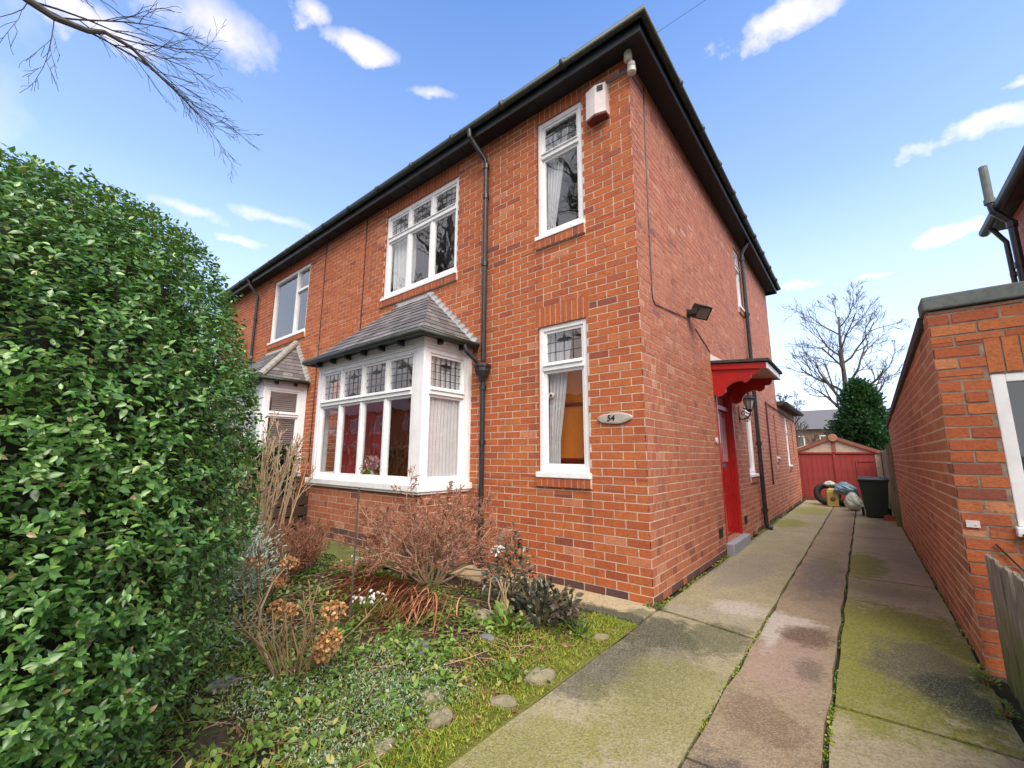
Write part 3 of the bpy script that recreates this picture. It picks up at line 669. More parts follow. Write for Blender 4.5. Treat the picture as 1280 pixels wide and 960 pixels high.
# the square bay
def bay(parent, x0, x1, gz, white=M['white'], cols=4, kind=0):
    yb_ = -.82; z0, zt = .95, 2.64; wd = x1-x0
    b = MB()
    brick_wall(b, (x0,yb_,gz-.2), FX, FN, wd, 0, z0-gz+.2-.02, seed=41+kind, dark=.16, plinth=5, joint=.010)
    brick_wall(b, (x1,yb_,gz-.2), SX, SN, -yb_, 0, z0-gz+.2-.02, seed=43+kind, dark=.12, plinth=4)
    brick_wall(b, (x0,0,gz-.2), (0,-1,0), (-1,0,0), -yb_, 0, z0-gz+.2-.02, seed=44+kind, dark=.12, plinth=4)
    bw = b.build('bay_window', [M['brick_side'], M['mortar']], parent)
    bw['label'] = 'square bay window with white frames, leaded toplights and slate roof'
    s = MB(); s.box((x0-.05,yb_-.06,z0-.03), (x1+.05,-.005,z0+.045)); s.box((x0-.03,yb_-.04,z0-.06), (x1+.03,-.005,z0-.031)); s.build('sill', white, bw, bevel=.006)
    # corner posts, lights and boarded head
    p = MB(); pw = .17
    zc = z0+.046
    for a, b in (((x1-pw,yb_,zc),(x1,yb_+.05,zt)), ((x0,yb_,zc),(x0+.08,yb_+.11,zt)), ((x1-.11,-.085,zc),(x1,-.005,zt)), ((x0,-.085,zc),(x0+.11,-.005,zt))):
        p = MB(); p.box(a, b); p.build('corner_post', white, bw, bevel=.006)
    h = MB()
    for k in range(5): h.box((x0-.004-.005*k,yb_-.004-.005*k,zt+.001+k*.032), (x1+.004+.005*k,-.006,zt+.031+k*.032))
    h.build('frieze', white, bw, bevel=.004)
    tz = 1.10; fh = zt-zc
    win = []
    win.append(window((x0+.081,yb_,zc), FX, FN, wd-pw-.082, fh-.001, cols, tz, bw, st=.055, rec=.01, sill=False, grid=(4,4), lead=kind == 0))
    win.append(window((x1,yb_+.051,zc), SX, SN, -yb_-.051-.087, fh-.001, 1, tz, bw, st=.055, rec=.01, sill=False, grid=(6,4), lead=kind == 0))
    win.append(window((x0,-.086,zc), (0,-1,0), (-1,0,0), -yb_-.2, fh-.001, 1, tz, bw, st=.055, rec=.01, sill=False, lead=kind == 0))
    # roof
    ze, ov, zr = 2.79, .13, 3.76
    ex0, ex1, ey = x0-.11, x1+.11, yb_-ov
    rx0, rx1 = ex0+1.03, ex1-1.03
    if kind: rx0, rx1 = ex0+.72, ex1-.72; zr = 3.72
    rf = MB(); r = random.Random(8+kind); rows = 11
    def slope(A, B, C, E, inward):
        A, B, C, E = map(Vector, (A, B, C, E)); nn = (B-A).cross(E-A).normalized()
        if nn.z < 0: nn = -nn
        for k in range(rows):
            f0, f1 = k/rows, min(1, (k+1.15)/rows)
            pa, pb = A.lerp(E, f0), B.lerp(C, f0); qa, qb = A.lerp(E, f1), B.lerp(C, f1)
            Lw = (pb-pa).length; n = max(1, round(Lw/.19)); sh = .5 if k % 2 else 0
            cuts = [0]+[min(1, max(0, (j+sh)/n)) for j in range(1 if sh == 0 else 0, n+1)]+[1]
            for c0, c1 in zip(cuts[:-1], cuts[1:]):
                if c1-c0 < .01: continue
                gp = .0025/max(Lw, .1); th = .011+r.uniform(-.003,.003)
                a0, a1 = pa.lerp(pb, c0+gp), pa.lerp(pb, c1-gp); b0, b1 = qa.lerp(qb, c0+gp), qa.lerp(qb, c1-gp)
                lo, hi = nn*(.004+th), nn*.004
                rf.hexa([a0,a1,b1,b0, a0+lo,a1+lo,b1+hi,b0+hi], r.random())
        rf.face([A, B, C, E], .2)
    slope((ex0,ey,ze),(ex1,ey,ze),(rx1,-.02,zr),(rx0,-.02,zr), 0)
    slope((ex1,ey,ze),(ex1,-.02,ze),(rx1,-.021,zr),(rx1,-.02,zr), 0)
    slope((ex0,-.02,ze),(ex0,ey,ze),(rx0,-.02,zr),(rx0,-.021,zr), 0)
    rf.build('bay_roof', M['slate'], bw)
    fl = MB()
    fl.hexa([(rx0-.05,-.10,zr-.085),(rx1+.05,-.10,zr-.085),(rx1+.06,-.002,zr-.0),(rx0-.06,-.002,zr-.0),(rx0-.05,-.10,zr-.07),(rx1+.05,-.10,zr-.07),(rx1+.03,-.002,zr+.06),(rx0-.03,-.002,zr+.06)])
    n = 12
    for sgn, ra, ea in ((1, rx1, ex1), (-1, rx0, ex0)):
        for k in range(n):
            f0, f1 = k/n, (k+1)/n
            xa_, xb2 = ra+(ea-ra)*f0, ra+(ea-ra)*f1; za, zb = zr+(ze-zr)*f0, zr+(ze-zr)*f1
            y0_ = -.012-.002*(k % 2)
            x_, X_ = min(xa_, xb2), max(xa_, xb2)
            fl.hexa([(xa_,-.002,za-.02),(xa_,-.09,za+.012),(xb2,-.09,zb+.012),(xb2,-.002,zb-.02),(xa_,-.002,za+.055),(xa_,-.022,za+.055),(xb2,-.022,za+.03),(xb2,-.002,za+.03)])
    fl.build('lead_flashing', M['lead'] if not kind else M['ridge'], bw, bevel=.004)
    if kind:
        hp = MB()
        for k in range(9):
            f0, f1 = k/9, (k+.96)/9
            A = Vector((ex1,ey,ze+.03)).lerp(Vector((rx1,-.05,zr+.03)), f0); B = Vector((ex1,ey,ze+.03)).lerp(Vector((rx1,-.05,zr+.03)), f1)
            hp.tube([A, B], .065, 10)
        hp.build('hip_ridge', M['ridge'], bw, smooth=False)
    gt = MB()
    gt.box((ex0,ey-.004,ze-.045), (ex1+.004,ey+.016,ze+.004)); gt.box((ex1-.016,ey+.017,ze-.045), (ex1+.004,-.004,ze+.004)); gt.box((ex0-.004,ey+.017,ze-.045), (ex0+.016,-.004,ze+.004))
    gt.build('bay_fascia', M['fascia'], bw, bevel=.004)
    g2 = MB(); g2.tube([(ex0-.04,-.06,ze-.015),(ex0-.04,ey-.04,ze-.015),(ex1+.04,ey-.04,ze-.015),(ex1+.04,-.06,ze-.015)], .042, 9); g2.build('bay_gutter', M['gutter'], bw, smooth=True)
    br = MB(); k = ex0+.22
    while k < ex1-.1:
        br.box((k,ey+.0165,ze-.10), (k+.05,yb_-.031,ze-.012)); k += .42
    for yy in (ey+.3, ey+.66): br.box((x1+.031,yy,ze-.10), (ex1-.0165,yy+.05,ze-.012))
    br.box((ex0+.0165,ey+.017,ze-.03), (ex1-.0165,-.03,ze-.0125))
    br.build('rafter_end', M['fascia'], bw, bevel=.003)
    return bw
bay1 = bay(house, -4.98, -2.365, .15)

# rainwater pipes
def pipe(parent, pts, r=.034, collars=(), name='downpipe', m=None):
    mb = MB(); mb.tube(pts, r, 12)
    for c in collars: mb.tube([(c[0],c[1],c[2]-.035),(c[0],c[1],c[2]+.035)], r+.010, 12)
    for c in collars: mb.box((c[0]-.055,c[1]-.006,c[2]-.018),(c[0]+.055,c[1]+.012,c[2]+.018))
    return mb.build(name, m or M['blackmetal'], parent, smooth=False, bevel=0)
px_ = -2.10
pipe(house, [(px_-.12,-.30,5.87),(px_-.12,-.29,5.76),(px_-.10,-.24,5.70),(px_-.01,-.09,5.47),(px_,-.068,5.40),(px_,-.068,2.55)], collars=[(px_,-.068,4.9),(px_,-.068,3.9),(px_,-.068,5.36)])
mb = MB(); mb.lathe((px_,-.085,2.34), [(.04,-.06),(.05,-.02),(.075,.0),(.10,.07),(.10,.12),(.115,.122),(.115,.155),(.105,.16)], 16); mb.build('hopper', M['blackmetal'], house, bevel=.003)
pipe(house, [(px_,-.068,2.30),(px_,-.068,.0)], collars=[(px_,-.068,1.5),(px_,-.068,.5),(px_,-.068,2.2)])
pipe(house, [(-2.22,-.30,2.75),(-2.20,-.28,2.66),(-2.13,-.13,2.52),(-2.11,-.1,2.49)], r=.03, name='bay_outlet_pipe')
py_ = 5.42
pipe(house, [(.20,py_+.05,5.87),(.19,py_+.05,5.76),(.09,py_,5.56),(.072,py_,5.50),(.072,py_,.12),(.10,py_,.05),(.17,py_+.02,.03)], r=.038, collars=[(.072,py_,z) for z in (.35,1.6,2.9,4.2,5.4)])
pipe(house, [(.03,5.28,3.28),(.03,5.28,2.72),(.03,5.22,2.70)], r=.016, name='overflow_pipe'); 
pipe(house, [(.028,7.0,2.58),(.028,7.0,.74)], r=.017, name='waste_pipe', m=M['wood_dark']); pipe(house, [(.024,7.0,2.56),(.024,12.2,2.46)], r=.013, name='conduit', m=M['wood_dark'])
# air vents
mb = MB()
def vent(u, z, w=.215, h=.14):
    mb.obox((0,0,0), SX, SN, (u,-.005,z), (u+w,.008,z+h))
vent(.62,5.42,.22,.15); mb.build('air_brick', simple('terracotta_vent', (.24,.075,.05), (.18,.06,.045), rough=.9, bump=.01, bscale=50), house, bevel=.004)
for u in (2.35, 3.95):
    mb = MB(); vent(u,.25,.2,.13)
    for k in range(4): mb.obox((0,0,0), SX, SN, (u+.02+k*.045,.0085,.265), (u+.035+k*.045,.013,.365))
    mb.build('floor_vent', M['blackmetal'], house)

# red side door in its recess
mb = MB(); DP = (0,2.72,.16)
for a, b in (((0,-.16,0),(.08,-.03,2.22)), ((.92,-.16,0),(1.0,-.03,2.22)), ((.08,-.16,2.14),(.92,-.031,2.22)), ((.08,-.16,1.90),(.92,-.04,1.97))): mb.obox(DP, SX, SN, a, b)
mb.obox(DP, SX, SN, (.93,-.029,0),(.998,.02,2.2)); mb.obox(DP, SX, SN, (.002,-.029,0),(.05,.012,2.2))
dfr = mb.build('door_frame', M['red'], house, bevel=.005)
mb = MB(); mb.obox(DP, SX, SN, (.083,-.13,.02), (.917,-.085,1.897))
for z0, z1 in ((.12,.62),(.72,1.0)):
    for u0, u1 in ((.17,.46),(.54,.83)): mb.obox(DP, SX, SN, (u0,-.0845,z0),(u1,-.075,z1))
dr = mb.build('door', M['red_door'], house, bevel=.006)
mb = MB()
for u0, u1 in ((.17,.46),(.54,.83)): mb.obox(DP, SX, SN, (u0,-.0845,1.1),(u1,-.078,1.8))
mb.obox(DP, SX, SN, (.083,-.115,1.972),(.917,-.11,2.138))
mb.build('door_sheen_pane', simple('pale_pink_door_sheen', (.62,.40,.40), (.55,.34,.35), rough=.12), dr, bevel=.003)  # pale pink puts the sky's sheen on the red door into panel colour
mb = MB(); mb.obox(DP, SX, SN, (.38,-.074,1.02),(.62,-.066,1.07)); mb.build('letterbox', M['metalgrey'], dr); mb = MB(); mb.tube([(-.085,2.83,1.14),(-.04,2.83,1.14),(-.04,2.93,1.14)], .01, 8); mb.build('handle', M['metalgrey'], dr)
mb = MB(); mb.box((.0045,2.66,-.05),(.11,3.76,.15)); mb.box((-.16,2.725,-.05),(.004,3.715,.158)); mb.build('doorstep', M['stone_step'], house, bevel=.012)
mb = MB(); mb.lathe((.004,2.56,1.56), [(.0,0),(.045,0),(.05,.012),(.04,.022),(.0,.024)], 16, axis='x'); mb.build('bell_push', M['white_box'], house)

# canopy over the door
can = empty('door_canopy', 'red wooden canopy with scalloped brackets and black felt roof over the side door', 'canopy', loc=(0,2.6,2.3))
cz = lambda p: (p[0], p[1]-2.6, p[2]-2.3)
y0c, y1c, xo = 2.60, 3.80, .70
def bracket(y):
    prof = [(0,2.60),(0,2.23)]
    for k in range(9):                         # foot swells down and out
        a = k/8; prof.append((.03+.13*a, 2.215-.02*math.sin(PI*a)+.04*a*a))
    for k in range(1, 10):                     # deep concave scallop
        a = PI*k/9; prof.append((.16+.12*(1-math.cos(a)), 2.255+.13*(k/9)+.07*math.sin(a)))
    for k in range(1, 7):                      # nose scroll
        a = PI*k/6; prof.append((.40+.055*(1-math.cos(a)), 2.385+.085*(k/6)-.04*math.sin(a)))
    prof += [(.56,2.47),(.60,2.50),(.62,2.56),(.62,2.60)]
    m = MB(); n = len(prof)
    A = [cz((x,y,z)) for x, z in prof]; B = [cz((x,y+.045,z)) for x, z in prof]
    m.face(A); m.face(B[::-1])
    for i in range(n): j = (i+1) % n; m.face([A[i], B[i], B[j], A[j]])
    return m.build('bracket', M['red'], can)
bracket(y0c+.03); bracket(y1c-.075)
mb = MB()
def slab(m, x0, x1, ya, yb_, zb0, zb1, th, zt0=None):
    m.hexa([cz((x0,ya,zb0)),cz((x1,ya,zb1)),cz((x1,yb_,zb1)),cz((x0,yb_,zb0)),cz((x0,ya,zb0+th)),cz((x1,ya,zb1+th)),cz((x1,yb_,zb1+th)),cz((x0,yb_,zb0+th))])
slab(mb, .004, xo, y0c, y0c+.025, 2.60, 2.54, .085); mb.build('side_board', M['red'], can, bevel=.004)
mb = MB(); slab(mb, .004, xo, y1c-.025, y1c, 2.60, 2.54, .085); mb.build('side_board', M['red'], can, bevel=.004)
mb = MB(); mb.hexa([cz(p) for p in ((xo+.0005,y0c,2.535),(xo+.022,y0c,2.535),(xo+.022,y1c,2.535),(xo+.0005,y1c,2.535),(xo+.0005,y0c,2.622),(xo+.022,y0c,2.622),(xo+.022,y1c,2.622),(xo+.0005,y1c,2.622))]); mb.build('front_board', M['white'], can, bevel=.004)
mb = MB(); slab(mb, .004, xo, y0c+.026, y1c-.026, 2.625, 2.565, .02); mb.build('ceiling', simple('pale_pink_boards', (.55,.38,.34), (.45,.30,.27), rough=.6), can)
mb = MB(); slab(mb, .004, xo+.05, y0c-.03, y1c+.03, 2.69, 2.63, .045); mb.build('felt_roof', M['felt'], can, bevel=.008)
mb = MB(); mb.hexa([cz(p) for p in ((.006,y0c-.02,2.737),(.16,y0c-.02,2.724),(.16,y1c+.02,2.724),(.006,y1c+.02,2.737),(.006,y0c-.02,2.83),(.012,y0c-.02,2.83),(.012,y1c+.02,2.83),(.006,y1c+.02,2.83))]); mb.build('white_flashing', M['white'], can)

# wall lantern
lan = empty('wall_lantern', 'black scrolled wall lantern beside the red side door', 'lantern', loc=(0,4.22,2.1))
mb = MB(); mb.box((.002,-.035,-.16),(.02,.035,.10))
pts = [(.02,0,-.08)]+[(.02+.16*math.sin(a), 0, -.02-.10*math.cos(a)) for a in np.linspace(0, PI*.9, 9)]; mb.tube(pts, .011, 8)
mb.tube([(.075+.05*math.cos(a)*(1-a/9), 0, -.02+.05*math.sin(a)*(1-a/9)) for a in np.linspace(0, 6.5, 16)], .008, 6)
mb.tube([(.12+.045*math.cos(a)*(1-a/9), 0, -.14+.045*math.sin(a)*(1-a/9)) for a in np.linspace(0, 6.5, 16)], .008, 6)
mb.build('scroll_bracket', M['blackmetal'], lan)
mb = MB(); mb.lathe((.17,0,.0), [(.015,0),(.035,.015),(.05,.04),(.052,.05)], 6)
mb.lathe((.17,0,.22), [(.098,0),(.10,.012),(.06,.06),(.03,.085),(.018,.09),(.018,.11),(.006,.13)], 6)
for k in range(6):
    a = 2*PI*k/6; mb.tube([(.17+.05*math.cos(a),.05*math.sin(a),.05),(.17+.088*math.cos(a),.088*math.sin(a),.225)], .006, 5)
mb.build('lamp_cage', M['blackmetal'], lan)
mb = MB(); mb.lathe((.17,0,.05), [(.044,0),(.08,.17)], 6); mb.build('lamp_glass', simple('frosted_lamp_glass', (.5,.52,.55), (.42,.44,.47), rough=.2), lan)

# floodlight and its cable
fl = empty('floodlight', 'black floodlight tilted down on the brick side wall', 'floodlight', loc=(0,1.62,3.2))
mb = MB(); mb.box((.004,-.05,-.05),(.03,.05,.05)); mb.box((.03,-.09,-.012),(.045,.05,.012)); mb.box((.04,-.095,-.05),(.14,-.085,.02)); mb.build('mount', M['blackmetal'], fl, bevel=.004)
mb = MB(); A = Matrix.Translation((.16,.04,0)) @ Matrix.Rotation(math.radians(-25), 4, 'Z') @ Matrix.Rotation(math.radians(35), 4, 'Y')
def tbox(m, a, b, A): 
    (x0,y0,z0),(x1,y1,z1) = a, b
    m.hexa([tuple(A @ Vector(p)) for p in ((x0,y0,z0),(x1,y0,z0),(x1,y1,z0),(x0,y1,z0),(x0,y0,z1),(x1,y0,z1),(x1,y1,z1),(x0,y1,z1))])
tbox(mb, (-.05,-.12,-.09),(.03,.12,.09), A)
for k in range(5): tbox(mb, (-.08,-.10+k*.045,-.07),(-.0505,-.085+k*.045,.07), A)
for a, b in (((.0305,-.12,-.09),(.045,-.105,.09)),((.0305,.105,-.09),(.045,.12,.09)),((.0305,-.104,.075),(.044,.104,.09)),((.0305,-.104,-.09),(.044,.104,-.075))): tbox(mb, a, b, A)
hd = mb.build('lamp_head', M['blackmetal'], fl, bevel=.003)
mb = MB(); tbox(mb, (.0302,-.104,-.074),(.036,.104,.074), A); mb.build('lamp_glass', M['darkglass'], fl)
mb = MB(); mb.tube([(.012,.425,5.74),(.012,.39,4.9),(.012,.36,4.0),(.012,.345,3.10),(.012,.355,3.02),(.012,.42,2.98),(.012,1.58,3.12)], .006, 6)
tag(mb.build('lamp_cable', M['blackmetal']), 'thin dark cable running down the side wall to the floodlight', 'cable')
mb = MB(); mb.tube([(.010,1.9,3.06),(.010,2.58,2.86)], .006, 6); tag(mb.build('lamp_cable', M['blackmetal']), 'short dark cable from floodlight towards the red canopy', 'cable')
# two dark lines down the front, mortar crack and party joint, built as tubes
for x, z0, z1, lb in ((XP+.01,1.2,5.78,'thin black line down the brick front above the bays, on the party line'), (-5.24,2.2,5.78,'thin dark line down the brick front beside the three light upstairs window')):
    mb = MB(); mb.tube([(x,-.012,z1),(x+.01,-.012,(z0+z1)/2),(x-.005,-.012,z0)], .008, 6); tag(mb.build('wall_line', M['blackmetal']), lb, 'cable')

# alarm box
al = empty('alarm_box', 'white burglar alarm box with dark red base high on the front wall', 'alarm box', loc=(-.36,0,5.20))
mb = MB(); s = 1
A1 = [(-.13,-.004,-.02),(.12,-.004,-.02),(.12,-.10,-.02),(0,-.135,-.02),(-.13,-.10,-.02)]; A2 = [(-.13,-.004,.36),(.12,-.004,.36),(.12,-.09,.36),(0,-.12,.36),(-.13,-.09,.36)]
mb.face(A2)
for i in range(5): j = (i+1) % 5; mb.face([A1[i], A1[j], A2[j], A2[i]])
mb.build('cover', M['white_box'], al, bevel=.008)
mb = MB(); B1 = [(x*.96,y*.96-.002,-.045) for x, y, z in A1]; mb.face(B1[::-1]); C1 = [(x*.985,y*.985-.002,-.0205) for x, y, z in A1]
mb.face(C1)
for i in range(5): j = (i+1) % 5; mb.face([B1[i], B1[j], C1[j], C1[i]])
mb.build('base', M['alarm_base'], al)
mb = MB()
for k in range(3): mb.obox((.06,-.112,.27+k*.024), (.96,.28,0), (.28,-.96,0), (-.035,0,0), (.035,.008,.01))
mb.build('vent_slot', M['blackmetal'], al)

# bracket and insulators on the corner
ins = empty('wire_insulators', 'two cream ceramic insulators on an iron corner bracket under the eaves', 'insulators', loc=(0,0,5.5))
mb = MB(); mb.box((-.42,-.012,.10),(.012,-.0045,.14)); mb.box((.0045,-.0044,.10),(.012,.45,.14))
mb.tube([(.02,-.02,.05),(.02,-.05,.12),(.03,-.06,.20),(.03,-.06,.28)], .012, 8); mb.tube([(.02,-.02,.06),(.06,-.05,.02),(.06,-.05,.1)], .012, 8); mb.build('bracket', M['metalgrey'], ins)
for p in ((.06,-.05,-.0), (.03,-.06,.17)):
    mb = MB(); mb.lathe(p, [(.028,0),(.046,.014),(.048,.06),(.038,.075),(.046,.09),(.04,.135),(.018,.15)], 16); mb.build('insulator', M['ceramic'], ins, smooth=False)
mb = MB(); mb.tube([(.04,-.06,5.79),(.9,.0,5.9),(4,.3,6.6)], .0018, 5); tag(mb.build('overhead_wire', M['blackmetal']), 'thin overhead wire leaving the house corner insulators', 'wire')

# house number plaque
pq = empty('number_plaque', 'oval grey stone plaque with the number 54 by the house corner', 'house number', loc=(-.31,0,1.715))
mb = MB(); n = 28; ring = []
for d, k in ((-.004,1),(-.018,1),(-.028,.93),(-.031,.7)):
    ring.append([(.19*k*math.cos(2*PI*j/n)*(1+.03*math.sin(3*2*PI*j/n)), d, .058*k*math.sin(2*PI*j/n)*(1+.05*math.cos(5*2*PI*j/n))) for j in range(n)])
for a, b in zip(ring[:-1], ring[1:]):
    for j in range(n): k = (j+1) % n; mb.face([a[j], a[k], b[k], b[j]])
mb.face(ring[-1]); mb.build('stone', M['plaque'], pq, smooth=True)
cu = bpy.data.curves.new('number', 'FONT'); cu.body = '54'; cu.size = .085; cu.extrude = .002; cu.align_x = 'CENTER'; cu.align_y = 'CENTER'; cu.shear = .15; cu.offset = .0015
to = bpy.data.objects.new('tmp', cu); COL.objects.link(to); bpy.context.view_layer.update()
me = bpy.data.meshes.new_from_object(to.evaluated_get(bpy.context.evaluated_depsgraph_get())); bpy.data.objects.remove(to)
no = bpy.data.objects.new('number', me); me.materials.clear(); me.materials.append(M['black_text']); COL.objects.link(no); no.parent = pq; no.location = (-.035,-.034,0); no.rotation_euler = (PI/2,0,0)

# inside the front windows
curtain('net_curtain', 'white net curtain gathered aside in the small downstairs window', (-1.21,.14), (-.86,.14), 1.15, 2.82, M['net'], 5, .016, tie=(1.5,.42,.9))
curtain('net_curtain', 'white net curtain gathered aside in the narrow upstairs window', (-1.21,.14), (-.86,.14), 4.0, 5.5, M['net'], 5, .016, tie=(4.2,.35,.9))
curtain('net_curtain', 'white curtain at the edge of the three light upstairs window', (-4.55,.16), (-3.95,.16), 4.0, 5.5, M['net'], 6, .03)
curtain('red_curtain', 'dark red curtain behind the first light of the bay', (-4.70,-.52), (-4.25,-.42), 1.0, 2.6, M['redcurtain'], 4, .03)
curtain('red_curtain', 'dark red curtain across the middle lights of the bay', (-4.15,-.45), (-3.60,-.45), 1.0, 2.6, M['redcurtain'], 5, .03)
curtain('net_curtain', 'white pleated blind filling the side light of the bay', (-2.44,-.72), (-2.44,-.10), 1.0, 2.05, M['net'], 11, .010, N=(1,0,0))
curtain('net_curtain', 'short white net behind the leaded side toplight of the bay', (-2.45,-.72), (-2.45,-.10), 2.12, 2.6, M['net'], 7, .010, N=(1,0,0))
# sensor + picture in the small room
cam_ = empty('window_camera', 'small white security camera in the small downstairs window', 'camera', loc=(-1.15,.10,2.03))
mb = MB(); mb.lathe((0,0,0), [(0,-.03),(.03,-.028),(.04,0),(.03,.03),(0,.034)], 16, axis='y'); mb.build('camera_body', M['white_box'], cam_, smooth=True)
mb = MB(); mb.lathe((0.01,-.033,0), [(0,-.004),(.016,-.003),(.018,.002)], 12, axis='y'); mb.build('lens', M['blackmetal'], cam_)
mb = MB(); mb.tube([(0,.01,-.035),(0,.01,-.5)], .004, 6); mb.build('lead', M['white_box'], cam_)
pf = empty('picture_frame', 'dark red picture frame on the orange wall inside the small downstairs window', 'picture frame', loc=(-1.05,.43,1.62)); pf.rotation_euler = (0,0,-PI/2)
mb = MB()
for a, b in (((0,-.25,-.35),(.02,.25,-.31)),((0,-.25,.31),(.02,.25,.35)),((0,-.25,-.309),(.02,-.21,.309)),((0,.21,-.309),(.02,.25,.309))): mb.box(a, b)
mb.build('frame', M['redcurtain'], pf); mb = MB(); mb.box((0,-.209,-.309),(.008,.209,.309)); mb.build('picture', M['interior'], pf)
# vase of pink flowers in the bay
vs = empty('flower_vase', 'glass vase of pink and white flowers on the bay window sill', 'flowers', loc=(-3.55,-.68,.99))
mb = MB(); mb.lathe((0,0,0), [(.03,0),(.04,.02),(.045,.08),(.03,.12),(.035,.14)], 14); mb.build('vase', M['white_box'], vs, smooth=True)
n = 260; d = nrm(rng.normal(size=(n,3))); pos = np.array([0,0,.24])+d*np.array([.085,.07,.085])*rng.uniform(.7,1,(n,1))
scatter('blooms', ROUND_V, ROUND_F, pos, basis(nrm(d+rng.normal(size=(n,3))*.5), d)*.035, rng.random(n), M['petal_pink'], vs)
n = 60; d = nrm(rng.normal(size=(n,3))+np.array([0,0,-.3])); pos = np.array([-.03,0,.2])+d*.09
scatter('leaves', LEAF_V, LEAF_F, pos, basis(d, np.tile([0,0,1.],(n,1))+.01*rng.normal(size=(n,3)))*.08, rng.random(n), M['green_leaf'], vs)

# ------------------------------------------------------------------ the attached house
nb = empty('attached_house', 'attached red brick neighbour house with a bay beside the hedge', 'house')
mb = MB(); xl = -13.2
op = [fo(-9.35,-7.48,3.96,5.58,xl), fo(-9.75,-7.25,.93,2.7,xl)]; sk = [fo(-9.40,-7.44,3.85,3.96,xl), fo(-9.36,-7.47,5.58,5.80,xl)]
brick_wall(mb, (xl,0,0), FX, FN, XP-xl-.004, 0, ZT, op, sk, seed=55, plinth=1)
soldiers(mb, (0,0,0), FX, FN, -9.40,-7.44,3.85,3.96, .035, 4); soldiers(mb, (0,0,0), FX, FN, -9.36,-7.47,5.58,5.80, .004, 4)
mb.build('front_wall', [M['brick_front'], M['mortar']], nb)
eaves(nb, xl, XP-.002, False)
# picture light plus a toplight and casement
mbw = MB(); P = (-9.35,0,3.96); st = .06
for a, b in (((0,-.1,.05),(st,-.015,1.62)),((1.87-st,-.1,.05),(1.87,-.015,1.62)),((st,-.1,1.56),(1.87-st,-.016,1.62)),((st,-.1,.05),(1.87-st,-.016,.11)),((1.20,-.1,.11),(1.27,-.017,1.56)),((1.27,-.1,1.06),(1.81,-.018,1.12))): mbw.obox(P, FX, FN, a, b)
wo = mbw.build('window', M['white'], nb, bevel=.005)
mbw = MB()
for u0, u1, z0, z1 in ((st,1.20,.11,1.56),(1.27,1.81,.11,1.06),(1.27,1.81,1.12,1.56)): mbw.face([(P[0]+u0,.06,P[2]+z0),(P[0]+u1,.06,P[2]+z0),(P[0]+u1,.06,P[2]+z1),(P[0]+u0,.06,P[2]+z1)])
mbw.build('pane', M['glass'], wo)
mbw = MB(); mbw.obox(P, FX, FN, (-.02,-.1,0),(1.89,.045,.0495)); mbw.build('sill', M['white'], wo, bevel=.006)
room(nb, -10.5,.13,3.3, -6.95,3.8,5.75, M['interior_grey']); room(nb, -11,.13,.1, -6.95,3.8,2.9, M['interior_grey'])
b2 = bay(nb, -9.95, -7.12, .15, cols=4, kind=1)
b2['label'] = 'bay window with slatted white blinds and pale mortared hip tiles'
pipe(nb, [(-10.35,-.30,5.87),(-10.33,-.25,5.70),(-10.25,-.07,5.45),(-10.25,-.068,.1)], collars=[(-10.25,-.068,4.8),(-10.25,-.068,3.4)])
bl = empty('slatted_blind', 'white slatted blind in the side light of the attached house bay', 'blind', loc=(-7.22,-.35,1.0))
for k in range(40):
    mb = MB() if k == 0 else mb; mb.hexa([(-.01,-.28,k*.04),(.02,-.28,k*.04+.018),(.02,.25,k*.04+.018),(-.01,.25,k*.04),(-.01,-.28,k*.04+.003),(.02,-.28,k*.04+.021),(.02,.25,k*.04+.021),(-.01,.25,k*.04+.003)])
mb.build('slats', M['blind'], bl); mb = MB(); mb.box((-.02,-.29,1.605),(.03,.26,1.65)); mb.build('headrail', M['blind'], bl)

# ------------------------------------------------------------------ ground, drive, paths
def sheet(name, x0, y0, x1, y1, z, m, n=1):
    mb = MB(); mb.face([(x0,y0,z),(x1,y0,z),(x1,y1,z),(x0,y1,z)]); return tag(mb.build(name, m), kind='structure')
sheet('ground', -900, -900, 900, 900, -.10, M['ground'])
sheet('street', -60, -14.5, 60, -7.2, -.085, M['asphalt'])
mb = MB(); mb.box((-60,-7.2,-.3),(60,-4.75,.0)); tag(mb.build('pavement', M['pavement']), kind='structure')
mb = MB(); mb.box((-60,-17,-.3),(60,-14.5,.0)); tag(mb.build('pavement', M['pavement']), kind='structure')
mb = MB(); mb.box((-.02,-4.74,-.3),(2.6,13.2,-.035)); tag(mb.build('driveway_bed', M['gap']), kind='structure')
def strip(name, m, xa, xb, cuts, seed, xa2=None):
    r = random.Random(seed); mb = MB()
    for (ya, sa), (yb_, sb) in zip(cuts[:-1], cuts[1:]):
        dz = r.uniform(-.006,.006); g_ = .010
        nx, ny = 5, max(3, int((yb_-ya)/.35)); P = []
        edge = lambda s: .006*math.sin(s*9+seed)+.004*math.sin(s*23)
        for j in range(ny+1):
            f = j/ny; row = []
            for i in range(nx+1):
                h = i/nx
                y0_ = ya+g_+sa*(h-.5); y1_ = yb_-g_+sb*(h-.5); y = y0_+(y1_-y0_)*f
                x = xa+(xb-xa)*h + (edge(y) if i in (0, nx) else 0)
                row.append((x, y, dz+.004*math.sin(x*5+y*2)))
            P.append(row)
        for j in range(ny):
            for i in range(nx): mb.face([P[j][i], P[j][i+1], P[j+1][i+1], P[j+1][i]])
        ring = P[0] + [P[j][nx] for j in range(1, ny+1)] + P[ny][nx-1::-1] + [P[j][0] for j in range(ny-1, 0, -1)]
        for a, b in zip(ring, ring[1:]+ring[:1]): mb.face([(a[0],a[1],-.12),(b[0],b[1],-.12),b,a])
    o = mb.build(name, m, bevel=.006); return tag(o, kind='structure')
